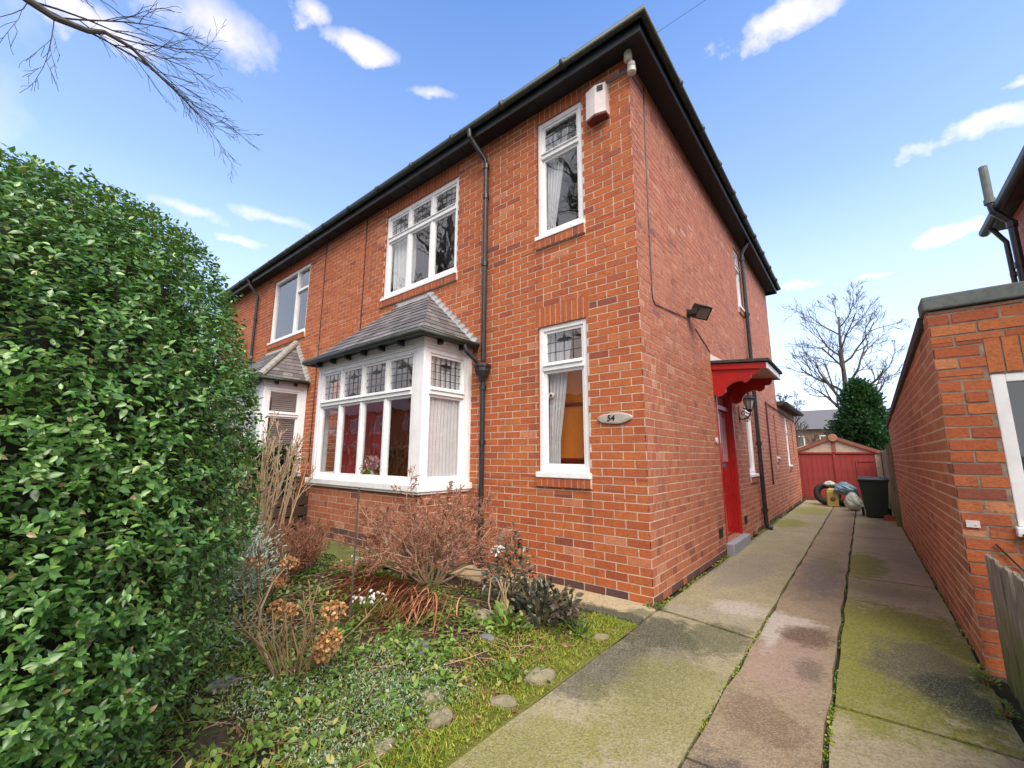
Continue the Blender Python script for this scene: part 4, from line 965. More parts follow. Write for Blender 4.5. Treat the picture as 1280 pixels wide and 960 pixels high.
strip('driveway_strip', M['slab_left'], .066, .829, [(-4.74,0),(-.12,-.15),(5.5,0),(9.0,0),(13.1,0)], 1)
strip('driveway_strip', M['slab_mid'], .851, 1.313, [(-4.74,0),(-1.83,.0),(5.2,0),(8.6,.0),(13.1,0)], 2)
strip('driveway_strip', M['slab_right'], 1.337, 2.045, [(-4.74,0),(-.87,0),(1.42,.02),(2.41,.0),(5.65,.0),(9.2,0),(13.1,0)], 3)
mb = MB()
for (xa, xb) in ((-2.3,-1.46),(-1.45,-.5),(-.49,.05)):
    r_ = R.uniform(-.004,.004); mb.box((xa,-.46,-.1),(xb,-.008,.006+r_))
tag(mb.build('front_path', M['path_slab'], bevel=.008), kind='structure')

def gh(x, y):
    """height of the planted garden"""
    s = np.clip((-.15-x)/2.6, 0, 1); s = s*s*(3-2*s)
    e = np.clip((-.46-y)/.35, 0, 1)
    f = np.clip(-x/.35, 0, 1)
    return -.012+.03*f*e + .135*s*np.clip(e+.3*(x < -2.3), 0, 1) + .02*np.sin(x*3.1+y*2.3)*np.sin(y*4.1-x)*f*e
def ghs(x, y): return float(gh(np.array(x), np.array(y)))
mb = MB(); nx, ny = 70, 60
gx = np.linspace(-6.2, .055, nx+1); gy = np.linspace(-4.74, -.0, ny+1)
XX, YY = np.meshgrid(gx, gy); ZZ = gh(XX, YY)+.008*rng.normal(size=XX.shape)*(XX < -.15)
for j in range(ny):
    for i in range(nx): 
        if gy[j] > -.5 and gx[i] > -2.35: continue
        mb.face([(XX[b],YY[b],ZZ[b]) for b in ((j,i),(j,i+1),(j+1,i+1),(j+1,i))])
tag(mb.build('garden_soil', M['soil'], smooth=True), kind='structure')
mb = MB(); nx = 24; xs = np.linspace(-6.0,-2.42,nx+1)
for a, b in zip(xs[:-1], xs[1:]):
    for y0_, y1_ in ((-1.32,-1.06),(-1.06,-.826)):
        f = lambda x, y: (x, y+(.05*math.sin(x*5)+.03*math.sin(x*11) if y < -1.2 else 0), .172+.006*math.sin(x*7+y*9))
        mb.face([f(a,y0_), f(b,y0_), f(b,y1_), f(a,y1_)])
tag(mb.build('moss_path', M['moss'], smooth=True), kind='structure')

# ------------------------------------------------------------------ right-hand garage
gar = empty('brick_garage', 'orange brick garage with grey coping beside the driveway', 'garage')
GX, GY, GL = 2.07, .27, 7.25
gtop = lambda u: 2.40-.05*u
mb = MB()
brick_wall(mb, (GX,GY+GL,-.08), (0,-1,0), (-1,0,0), GL, 0, 2.6, seed=61, dark=.14, top=lambda u: 2.48-.05*(GL-u) if u < GL-.25 else 2.48, joint=.014, jit=.0012, offs=.02)
mb.build('side_wall', [M['brick_garage_side'], M['mortar']], gar)
mb = MB(); op = [(.255,2.0,.86,1.90)]; sk = [(.25,2.1,1.905,2.15)]
brick_wall(mb, (GX,GY,-.08), FX, FN, 3.0, 0, 2.47, [(a,b,c+.08,d+.08) for a,b,c,d in op], [(a,b,c+.08,d+.08) for a,b,c,d in sk], seed=63, dark=.10, joint=.014, jit=.004)
soldiers(mb, (GX,GY,0), FX, FN, .25, 2.05, 1.905, 2.15, .006, 7, .15, .5, pitch=.082)
mb.build('front_wall', [M['brick_garage'], M['mortar_dark']], gar)
mb = MB(); mb.obox((GX,GY,0), FX, FN, (.256,-.1,.90),(.325,-.005,1.90)); mb.obox((GX,GY,0), FX, FN, (.325,-.1,1.84),(2.0,-.006,1.90)); mb.obox((GX,GY,0), FX, FN, (.325,-.1,.90),(2.0,-.006,.97)); mb.obox((GX,GY,0), FX, FN, (1.1,-.1,.97),(1.16,-.007,1.84)); mb.obox((GX,GY,0), FX, FN, (1.93,-.1,.97),(2.0,-.005,1.84))
wo = mb.build('window', M['white'], gar, bevel=.006)
mb = MB(); mb.face([(GX+.325,GY+.05,.97),(GX+1.1,GY+.05,.97),(GX+1.1,GY+.05,1.84),(GX+.325,GY+.05,1.84)]); mb.face([(GX+1.16,GY+.05,.97),(GX+1.93,GY+.05,.97),(GX+1.93,GY+.05,1.84),(GX+1.16,GY+.05,1.84)]); mb.build('pane', M['glass'], wo)
mb = MB(); mb.obox((GX,GY,0), FX, FN, (.24,-.1,.84),(2.02,.05,.899)); mb.build('sill', M['white'], wo, bevel=.006)
room(gar, GX+.13,GY+.13,.0, GX+2.9,GY+3.,2.3, M['interior_grey'])
mb = MB(); mb.box((GX-.02,GY-.03,2.40),(GX+3.05,GY+.22,2.505)); mb.build('coping', M['coping'], gar, bevel=.012)
mb = MB(); ya, yb_ = GY+.221, GY+GL+.1
mb.hexa([(GX-.03,ya,gtop(.2)-.07),(GX+3.,ya,gtop(.2)-.07),(GX+3.,yb_,gtop(GL)-.07),(GX-.03,yb_,gtop(GL)-.07),(GX-.03,ya,gtop(.2)+.03),(GX+3.,ya,gtop(.2)+.03),(GX+3.,yb_,gtop(GL)+.03),(GX-.03,yb_,gtop(GL)+.03)])
mb.build('roof', M['felt'], gar, bevel=.01)
mb = MB(); mb.box((GX+.02,GY-.016,.875),(GX+.085,GY-.005,.92)); mb.lathe((GX+.065,GY-.018,.895), [(0,-.003),(.005,-.002),(.006,.002)], 8, axis='y'); tag(mb.build('wall_plate', M['white_box']), 'small white plate screwed to the garage brick corner', 'wall plate')
mb = MB(); mb.tube([(GX+.26,GY-.06,.86),(GX+.29,GY-.04,.78),(GX+.30,GY-.03,.66),(GX+.26,GY-.03,.60),(GX+.18,GY-.02,.72),(GX+.14,GY-.02,.78)], .006, 6); mb.tube([(GX+.30,GY-.05,.83),(GX+.33,GY-.05,.7),(GX+.36,GY-.05,.62)], .006, 6)
tag(mb.build('loose_cable', M['blackmetal']), 'loose black cable looping below the garage window', 'cable')

# picket fence running towards the street
fen = empty('paling_fence', 'weathered grey green wooden fence in front of the garage', 'fence', loc=(2.14,0,0))
y = .16; k = 0
while y > -4.6:
    wv = R.uniform(.085,.10); hh = .735+R.uniform(-.015,.012); dx = R.uniform(-.006,.006)
    mb = MB(); y0_, y1_ = y-wv, y
    ln = R.uniform(-.008,.008)
    mb.hexa([(dx,y0_,-.08),(dx+.018,y0_,-.08),(dx+.018,y1_,-.08),(dx,y1_,-.08),(dx+ln,y0_+.002,hh-R.uniform(0,.02)),(dx+.018+ln,y0_+.002,hh),(dx+.018+ln,y1_-.002,hh),(dx+ln,y1_-.002,hh-R.uniform(0,.012))])
    mb.build('paling', M['fence'], fen, bevel=.004); y -= wv+R.uniform(.004,.012); k += 1
for z in (.2,.56): mb = MB(); mb.box((.026,-4.6,z),(.06,.15,z+.07)); mb.build('rail', M['fence'], fen)
# tall board fence beyond the garage
tf = empty('board_fence', 'tall mossy board fence standing beyond the far end of the garage', 'fence', loc=(2.1,0,0))
y = 7.62
while y < 13.5:
    mb = MB(); mb.box((R.uniform(-.004,.004)-.06,y,-.05),(-.03+R.uniform(0,.004),y+.145,1.52+R.uniform(-.02,.02))); mb.build('board', M['fence'], tf, bevel=.004); y += .15
mb = MB(); mb.box((-.12,7.55,-.05),(-.02,7.615,1.6)); mb.build('post', M['fence'], tf)

# neighbour house on the right
nh = empty('neighbour_house', 'pale brick neighbour house rising behind the garage coping', 'house')
HX = 4.22; HY1 = 7.85
mb = MB(); brick_wall(mb, (HX,HY1,0), (0,-1,0), (-1,0,0), 9.0, 2.2, 5.78, [(2.9,3.6,4.3,5.5)], seed=71, dark=.12, light=.14)
brick_wall(mb, (HX+6,HY1,0), (-1,0,0), (0,1,0), 6.0, 2.2, 5.78, seed=73)
mb.box((HX+.05,HY1-8.9,0),(HX+6,HY1-.05,2.25), .5, 1)
mb.build('wall', [M['brick_side'], M['mortar']], nh)
window((HX,HY1-2.9,4.3), (0,-1,0), (-1,0,0), .7, 1.2, 1, None, nh, st=.05)
mb = MB(); mb.box((HX-.24,HY1-9,5.76),(HX+.05,HY1+.2,5.86)); mb.build('fascia', M['fascia'], nh)
mb = MB(); mb.tube([(HX-.26,HY1-9,5.80),(HX-.26,HY1+.25,5.80)], .085, 10); mb.build('gutter', M['gutter'], nh, smooth=True)
mb = MB(); mb.hexa([(HX-.3,HY1-9,5.87),(HX+6,HY1-9,5.87),(HX+6,HY1+.3,5.87),(HX-.3,HY1+.3,5.87),(HX+2.5,HY1-6,8),(HX+3.5,HY1-6,8),(HX+3.5,HY1-2.5,8),(HX+2.5,HY1-2.5,8)]); mb.build('roof', M['slate'], nh)
xs_ = HX-.16; ys_ = HY1-.95
mb = MB(); mb.tube([(xs_,ys_,2.2),(xs_,ys_,5.45),(xs_-.18,ys_,5.72),(xs_-.2,ys_,5.9)], .058, 12)
for z in (3.2,4.6,5.35): mb.tube([(xs_,ys_,z),(xs_,ys_,z+.10)], .075, 12)
mb.box((xs_-.05,ys_-.03,4.62),(HX,ys_+.03,4.68)); mb.build('soil_pipe', M['blackmetal'], nh)
mb = MB(); mb.tube([(xs_-.2,ys_,5.9),(xs_-.2,ys_,6.62)], .062, 12); mb.tube([(xs_-.2,ys_,5.88),(xs_-.2,ys_,5.97)], .078, 12); mb.build('vent_pipe', simple('grey_green_pipe', (.16,.19,.18), (.10,.12,.115), rough=.7), nh)
mb = MB(); mb.tube([(HX-.25,HY1-.1,5.74),(HX-.2,HY1-.1,5.66),(HX-.08,HY1-.1,5.4),(HX-.07,HY1-.1,2.2)], .04, 10); mb.tube([(HX-.07,HY1-.1,4.7),(HX-.07,HY1-.1,4.78)], .052, 10); mb.build('downpipe', M['blackmetal'], nh)

# ------------------------------------------------------------------ red shed garage at the end of the drive
sh = empty('red_garage', 'faded red timber garage with cream gable at the end of the drive', 'garage', loc=(0,12.75,0))
SXL, SXR, SC, EV, AP = -.55, 2.02, .93, 1.50, 1.97
zrf = lambda x: AP-(AP-EV)*abs(x-SC)/((SXR-SC))
mb = MB()
for (a, b) in ((SXL+.03,.90),(.915,SXR-.14)):
    mb.box((a,0,.10),(b,.035,1.455)); 
    k = a
    while k < b-.1: mb.box((k,-.006,.11),(k+.006,-.001,1.45)); k += .14
mb.build('door_leaf', M['shed_red'], sh, bevel=.003)
mb = MB(); mb.box((.885,-.03,.1),(.935,-.0065,1.50)); mb.box((SXL,-.03,1.456),(SXR,.02,1.505)); mb.box((SXR-.60,-.02,1.22),(SXR-.16,-.007,1.25)); mb.box((SXR-.60,-.02,.6),(SXR-.57,-.007,1.219)); mb.build('trim', M['shed_red'], sh, bevel=.003)
mb = MB(); mb.box((SXR-.135,-.01,.1),(SXR,.05,1.455)); mb.build('corner_board', M['shed_cream'], sh)
mb = MB(); mb.hexa([(SXL,.0,1.506),(SXR,.0,1.506),(SXR,.05,1.506),(SXL,.05,1.506),(SC-.02,0,AP-.03),(SC+.02,0,AP-.03),(SC+.02,.05,AP-.03),(SC-.02,.05,AP-.03)]); mb.build('gable', M['shed_cream'], sh)
mb = MB(); mb.box((SC-.05,-.025,1.506),(SC+.05,-.002,AP-.06)); 
for xe in (SXL-.1, SXR+.1):
    ze = zrf(xe); mb.hexa([(SC,-.06,AP-.05),(xe,-.06,ze-.05),(xe,-.02,ze-.05),(SC,-.02,AP-.05),(SC,-.06,AP+.03),(xe,-.06,ze+.03),(xe,-.02,ze+.03),(SC,-.02,AP+.03)])
mb.build('bargeboard', simple('faded_terracotta_board', (.36,.12,.09), (.28,.09,.07), rough=.8), sh)
mb = MB(); n = 20; mb.lathe((SC,-.085,AP-.02), [(0,-.01),(.11,-.008),(.12,.0),(.12,.022)], 20, axis='y'); o = mb.build('roundel', simple('pale_terracotta', (.45,.22,.16), (.35,.16,.12), rough=.8), sh)
mb = MB()
for xe in (SXL-.12, SXR+.12):
    ze = zrf(xe); mb.hexa([(SC,-.05,AP+.031),(xe,-.05,ze+.031),(xe,5,ze+.031),(SC,5,AP+.031),(SC,-.05,AP+.055),(xe,-.05,ze+.055),(xe,5,ze+.055),(SC,5,AP+.055)])
mb.build('roof', simple('brown_asbestos_roof', (.20,.10,.08), (.15,.09,.075), rough=.95), sh)
mb = MB(); mb.box((SXL,.052,0),(SXL+.04,4.9,EV)); mb.box((SXR-.04,.052,0),(SXR,4.9,EV)); mb.box((SXL+.045,4.86,0),(SXR-.045,4.9,EV)); mb.build('wall', M['shed_red'], sh)
mb = MB(); mb.box((SXL,-.01,-.05),(SXR,.055,.095)); mb.build('plinth', simple('brick_red_plinth', (.20,.08,.06), (.14,.07,.05), rough=.9), sh)

# wheelie bin, tyre, yellow can, bags
bn = empty('wheelie_bin', 'dark green black wheelie bin with lid closed beside the board fence', 'bin', loc=(1.72,9.0,0))
mb = MB()
def frust(m, x0, y0, x1, y1, z0, X0, Y0, X1, Y1, z1): m.hexa([(x0,y0,z0),(x1,y0,z0),(x1,y1,z0),(x0,y1,z0),(X0,Y0,z1),(X1,Y0,z1),(X1,Y1,z1),(X0,Y1,z1)])
frust(mb, -.19,-.26,.19,.22,.03, -.255,-.34,.255,.30,.80); frust(mb, -.275,-.36,.275,.32,.801, -.275,-.36,.275,.32,.84); mb.build('body', M['binplastic'], bn, bevel=.015)
mb = MB(); frust(mb, -.285,-.38,.285,.33,.845, -.25,-.34,.25,.31,.90); mb.build('lid', simple('black_bin_lid', (.02,.022,.024), (.05,.055,.06), rough=.35), bn, bevel=.012)
mb = MB(); mb.tube([(-.22,.36,.83),(.22,.36,.83)], .016, 8); mb.tube([(-.2,.36,.83),(-.2,.30,.80)], .014, 6); mb.tube([(.2,.36,.83),(.2,.30,.80)], .014, 6); mb.build('handle', M['binplastic'], bn)
for x in (-.24,.24):
    mb = MB(); mb.lathe((x,.24,.1), [(.03,-.025),(.09,-.025),(.1,-.015),(.1,.015),(.09,.025),(.03,.025)], 18, axis='x'); mb.build('wheel', M['rubber'], bn)
def tyre(loc, rot, label):
    t = empty('old_tyre', label, 'tyre', 'old tyres by the red garage', loc); t.rotation_euler = rot
    m = MB(); pr = []
    for k in range(17):
        a = 2*PI*k/16; pr.append((.24+.085*math.cos(a), .09*math.sin(a)))
    m.lathe((0,0,0), pr[:-1]+[pr[0]], 30, axis='y'); m.f = m.f[:-2]; m.t = m.t[:-2]; m.m = m.m[:-2]; m.build('tread', M['rubber'], t, smooth=True); return t
tyre((.70,11.45,.31), (math.radians(-12),0,math.radians(8)), 'black tyre leaning upright behind the yellow can, beside the house'); tyre((1.10,11.35,.31), (math.radians(-16),0,math.radians(-14)), 'black tyre leaning upright behind the white bag')
yc_ = empty('yellow_can', 'dirty yellow plastic can standing in front of the tyres', 'can', loc=(.83,11.05,0)); yc_.rotation_euler = (0,0,.15)
mb = MB(); mb.box((-.13,-.10,0),(.13,.10,.42)); frust(mb, -.13,-.10,.13,.10,.4205, -.06,-.05,.06,.05,.50); mb.build('body', M['yellow'], yc_, bevel=.025)
mb = MB(); mb.lathe((0,-.115,.21), [(0,-.01),(.035,-.008),(.06,.0),(.06,.012)], 16, axis='y'); mb.build('dial', simple('dark_dial', (.12,.10,.06)), yc_)
mb = MB(); mb.lathe((0,0,.5), [(.03,0),(.03,.03),(.025,.035)], 12); mb.build('cap', M['blackmetal'], yc_)
def bag(name, loc, sz, m, label, seed):
    r = np.random.default_rng(seed); mbx = MB(); nu, nv = 22, 14; P = []
    for j in range(nv+1):
        th = PI*j/nv; row = []
        for i in range(nu):
            ph = 2*PI*i/nu; rr = 1+.10*math.sin(3*ph+seed+j*.5)+.08*math.sin(5*ph-j*.7)+.05*r.normal()
            x, y_, z = math.sin(th)*math.cos(ph)*rr*sz[0], math.sin(th)*math.sin(ph)*rr*sz[1], max(0, (1+math.cos(th)*(1+.08*math.sin(4*ph)))*.5*sz[2])
            row.append((x*(1-.45*(z/sz[2])**2), y_*(1-.45*(z/sz[2])**2), z))
        P.append(row)
    for j in range(nv):
        for i in range(nu): mbx.face([P[j][i], P[j+1][i], P[j+1][(i+1) % nu], P[j][(i+1) % nu]])
    o = mbx.build(name, m, loc=loc); tag(o, label, 'bag'); return o
bag('plastic_bag', (1.30,10.2,0), (.20,.16,.46), M['bag_white'], 'white and green plastic bag slumped against the wheelie bin', 2)
bag('plastic_sheet', (1.12,11.0,.34), (.26,.18,.34), M['bag_blue'], 'blue plastic sheet heaped over the tyres', 5)
bag('cloth_bag', (.80,11.35,.52), (.17,.14,.16), M['bag_white'], 'pale rag bundled on top of the tyre behind the yellow can', 8)
mb = MB(); mb.box((1.82,8.45,0.0),(2.0,8.6,.09)); mb.box((1.84,8.46,.0905),(1.96,8.58,.11)); tag(mb.build('loose_brick', M['brick_garage'], bevel=.006), 'loose brick lying on the drive beside the wheelie bin', 'brick')

# distant house behind the shed
dh = empty('distant_house', 'distant brick house with grey roof beyond the red garage', 'house', loc=(-1.1,38,0))
mb = MB(); mb.box((-2.6,0,0),(2.4,6,3.6)); mb.build('wall', simple('distant_brick', (.26,.15,.11), (.2,.12,.09), rough=.9), dh)
mb = MB(); mb.hexa([(-2.9,-.3,3.6),(2.7,-.3,3.6),(2.7,6.3,3.6),(-2.9,6.3,3.6),(-2.9,3,5.4),(2.7,3,5.4),(2.7,3.1,5.4),(-2.9,3.1,5.4)]); mb.build('roof', M['slate'], dh)
for x in (-1.6,.2,1.3):
    mb = MB(); mb.box((x,-.03,1.9),(x+.8,-.004,3.1)); f = mb.build('window', M['white'], dh); mb = MB(); mb.box((x+.07,-.04,1.97),(x+.73,-.031,3.03)); mb.build('pane', M['darkglass'], f)

# ------------------------------------------------------------------ trees
def grow(mb, p, d, L, r, lev, maxlev, rg, spread=.55, lift=.12, droop=0., nseg=6, kids=(3,5), shrink=.62, wob=.16, sides=None, minr=.003, tmin=.25, tip=.35):
    p = Vector(p); d = Vector(d).normalized(); pts = [p.copy()]; rad = [r]; dirs = [d.copy()]
    for i in range(nseg):
        d = (d + Vector((rg.gauss(0,wob), rg.gauss(0,wob), rg.gauss(0,wob)+lift-droop*(i/nseg)))).normalized()
        p = p + d*(L/nseg); pts.append(p.copy()); rad.append(max(minr, r*(1-(1-tip)*(i+1)/nseg))); dirs.append(d.copy())
    mb.tube(pts, rad, sides or (8 if lev == 0 else 6 if lev == 1 else 4 if lev == 2 else 3), min(1, lev/3), 0, caps=lev < 2)
    if lev >= maxlev: return
    n = rg.randint(*kids)
    for k in range(n):
        f = tmin+(1-tmin)*(k+rg.random())/n; i = min(nseg-1, int(f*nseg)); q = pts[i].lerp(pts[i+1], f*nseg-i)
        dd = dirs[i]; a = Vector((rg.gauss(0,1), rg.gauss(0,1), rg.gauss(0,1))); a = (a-dd*a.dot(dd)).normalized()
        nd = (dd + a*rg.uniform(.6,1.3)*spread*1.6).normalized()
        grow(mb, q, nd, L*shrink*rg.uniform(.75,1.2)*(1-.35*f), max(minr, rad[i]*.58), lev+1, maxlev, rg, spread, lift, droop, max(3, nseg-1), kids, shrink, wob*1.1, sides, minr, tmin, tip)

def far_tree(name, label, loc, H, r0, seed, lean=(0,0), maxlev=4, kids=(4,6), group=None, tmin=.3, **kw):
    t = empty(name, label, 'tree', group, loc); rg = random.Random(seed)
    m = MB(); pts = [(lean[0]*f*H+.12*math.sin(f*5), lean[1]*f*H, f*H*.8) for f in np.linspace(0,1,9)]; rad = [r0*(1-.8*f) for f in np.linspace(0,1,9)]
    m.tube(pts, rad, 10); m.build('trunk', M['bark'], t, smooth=True)
    m = MB(); n = kw.pop('limbs', 9)
    for k in range(n):
        f = tmin+(1-tmin)*(k+.5)/n; i = min(7, int(f*8)); q = Vector(pts[i]).lerp(Vector(pts[i+1]), f*8-i); an = k*2.4+rg.uniform(-.4,.4)
        grow(m, q, (math.cos(an)*.8, math.sin(an)*.8, kw.get('rise', .75)), H*.28*(1.15-.6*f)*rg.uniform(.85,1.15), r0*(1-.8*f)*.62, 1, maxlev, rg, .5, kw.get('lift', .12), 0, 5, kids, .66, .15, None, .008)
    m.build('branches', M['bark'], t); return t
far_tree('bare_tree', 'tall bare winter tree rising behind the dark evergreen', (.95,24,0), 11.0, .22, 4, lean=(.05,0), maxlev=4, kids=(4,5), tmin=.33, limbs=15, rise=.6)
far_tree('bare_tree', 'smaller pale bare tree between the house end and the evergreen', (-.75,19,0), 4.6, .12, 9, maxlev=4, kids=(4,5), tmin=.2, limbs=10, rise=.7)
far_tree('bare_tree', 'low bare tree behind the house end, in front of the distant house', (-2.1,23,0), 5.0, .12, 14, maxlev=3, kids=(4,5), tmin=.25, limbs=9)

def evergreen():
    t = empty('evergreen_tree', 'dark green bushy evergreen standing behind the red garage', 'tree', loc=(1.72,16.4,0))
    m = MB(); m.tube([(0,0,0),(.03,0,2),(0,0,4.0)], [.14,.09,.02], 8); m.build('trunk', M['bark'], t)
    n = 2300; z = 1.0+3.1*rng.random(n)**1.15; f = (z-1.0)/3.1
    rad = (1.18*(1-f)**.66+.05)*(.88+.08*np.sin(z*5+2))*rng.uniform(.5,1.16,n); an = rng.random(n)*2*PI
    rad *= 1+.16*np.sin(an*3+z*2.5)
    c = np.stack([rad*np.cos(an), rad*np.sin(an), z], 1)
    k = 11; pos = np.repeat(c, k, 0)+rng.normal(size=(n*k,3))*np.array([.085,.085,.085]); out = nrm(pos*np.array([1,1,.0])+np.array([0,0,.5])+rng.normal(size=(n*k,3))*.45)
    up_ = nrm(np.tile([0,0,1.],(n*k,1))+.5*rng.normal(size=(n*k,3)))
    scatter('crown', LEAF_V, LEAF_F, pos, basis(out, up_)*rng.uniform(.10,.17,(n*k,1,1)), np.clip(rng.normal(.45,.22,n*k),0,1), M['conifer'], t)
    return t
evergreen()
# hedge row of a garden behind, low and brownish
mbk = empty('back_hedge', 'low clipped hedge beyond the red garage and board fence', 'hedge', loc=(3.2,17.5,0))
n = 3000; pos = np.stack([rng.uniform(-1.2,3,n), rng.uniform(-.5,.5,n), 1.9*rng.random(n)**.5], 1); scatter('foliage', LEAF_V, LEAF_F, pos, basis(rng.normal(size=(n,3)), rng.normal(size=(n,3)))*.16, rng.random(n), M['conifer'], mbk)

# street tree: its crown is mirrored in the upstairs windows, one limb hangs into view
def crown(m, pts, seed, n, f0, H):
    rg = random.Random(seed); ns = len(pts)-1
    for k in range(n):
        f = f0+(1-f0)*(k+.5)/n; i = min(ns-1, int(f*ns)); q = Vector(pts[i]).lerp(Vector(pts[i+1]), f*ns-i); an = k*2.4+.9
        grow(m, q, (math.cos(an), math.sin(an), .75), H*(.36-.16*f), .012*H*(1.3-.8*f), 1, 4, rg, .5, .07, .0, 6, (4,6), .62, .15, None, .007)
def street_tree(label, x, y, H, seed, limb):
    t = empty('street_tree', label, 'tree', 'street trees', loc=(x,y,0))
    m = MB(); pts = [(0,0,-.05),(.05,.02,.13*H),(0,.1,.27*H),(.12,.12,.42*H),(.05,.2,.58*H),(-.1,.1,.75*H),(.1,0,.92*H)]; rad = [.36,.29,.26,.23,.18,.13,.05]
    m.tube(pts, rad, 14); m.build('trunk', M['bark'], t, smooth=True)
    m = MB(); crown(m, pts, seed, 15, .36, H); m.build('branches', M['bark'], t)
    if not limb: return t
    L0 = Vector((x,y,0)); rg = random.Random(21)
    m = MB()
    A = [(x+.1,y+.1,3.9),(-4.2,-7.6,4.8),(-3.2,-5.6,5.0),(-2.6,-4.7,4.62),(-2.42,-4.22,4.33),(-2.41,-4.10,4.30),(-2.40,-3.94,4.33),(-2.37,-3.86,4.37),(-2.36,-3.71,4.36),(-2.38,-3.55,4.28),(-2.40,-3.40,4.22),(-2.42,-3.25,4.14)]
    A = [Vector(p)-L0 for p in A]; m.tube(A, [.11,.08,.052,.036,.027,.023,.020,.016,.013,.010,.007,.004], 8)
    starts = [(3,(.25,.9,.15),1.1,.016),(4,(.1,1,.35),1.15,.016),(4,(0,1,.1),1.2,.015),(5,(.1,.9,.45),1.1,.014),(6,(0,1,-.1),1.0,.013),(7,(.05,1,.25),.95,.012),(8,(0,1,-.25),.8,.010),(8,(.1,1,.1),.8,.009),(9,(0,.9,-.5),.75,.008),(10,(0,.9,-.2),.7,.007),(11,(0,.8,-.5),.6,.006),
              (4,(0,-.05,-1),.75,.006),(5,(-.1,.15,-1),.6,.006),(3,(.3,.9,.35),1.5,.018)]
    for i, d, L, r in starts:
        grow(m, A[i], d, L*.72, r*.58, 2, 4, rg, .36, .0, .16 if d[2] > -.4 else .02, 6, (4,6), .55, .11, None, .0016, tmin=.15)
    m.build('hanging_limb', M['bark'], t); return t
street_tree('bare street tree whose long drooping limb hangs above the hedge', -4.8, -9.0, 13.5, 21, True)
street_tree('bare street tree mirrored in the three light upstairs window', -13.5, -9.3, 14.0, 23, False)

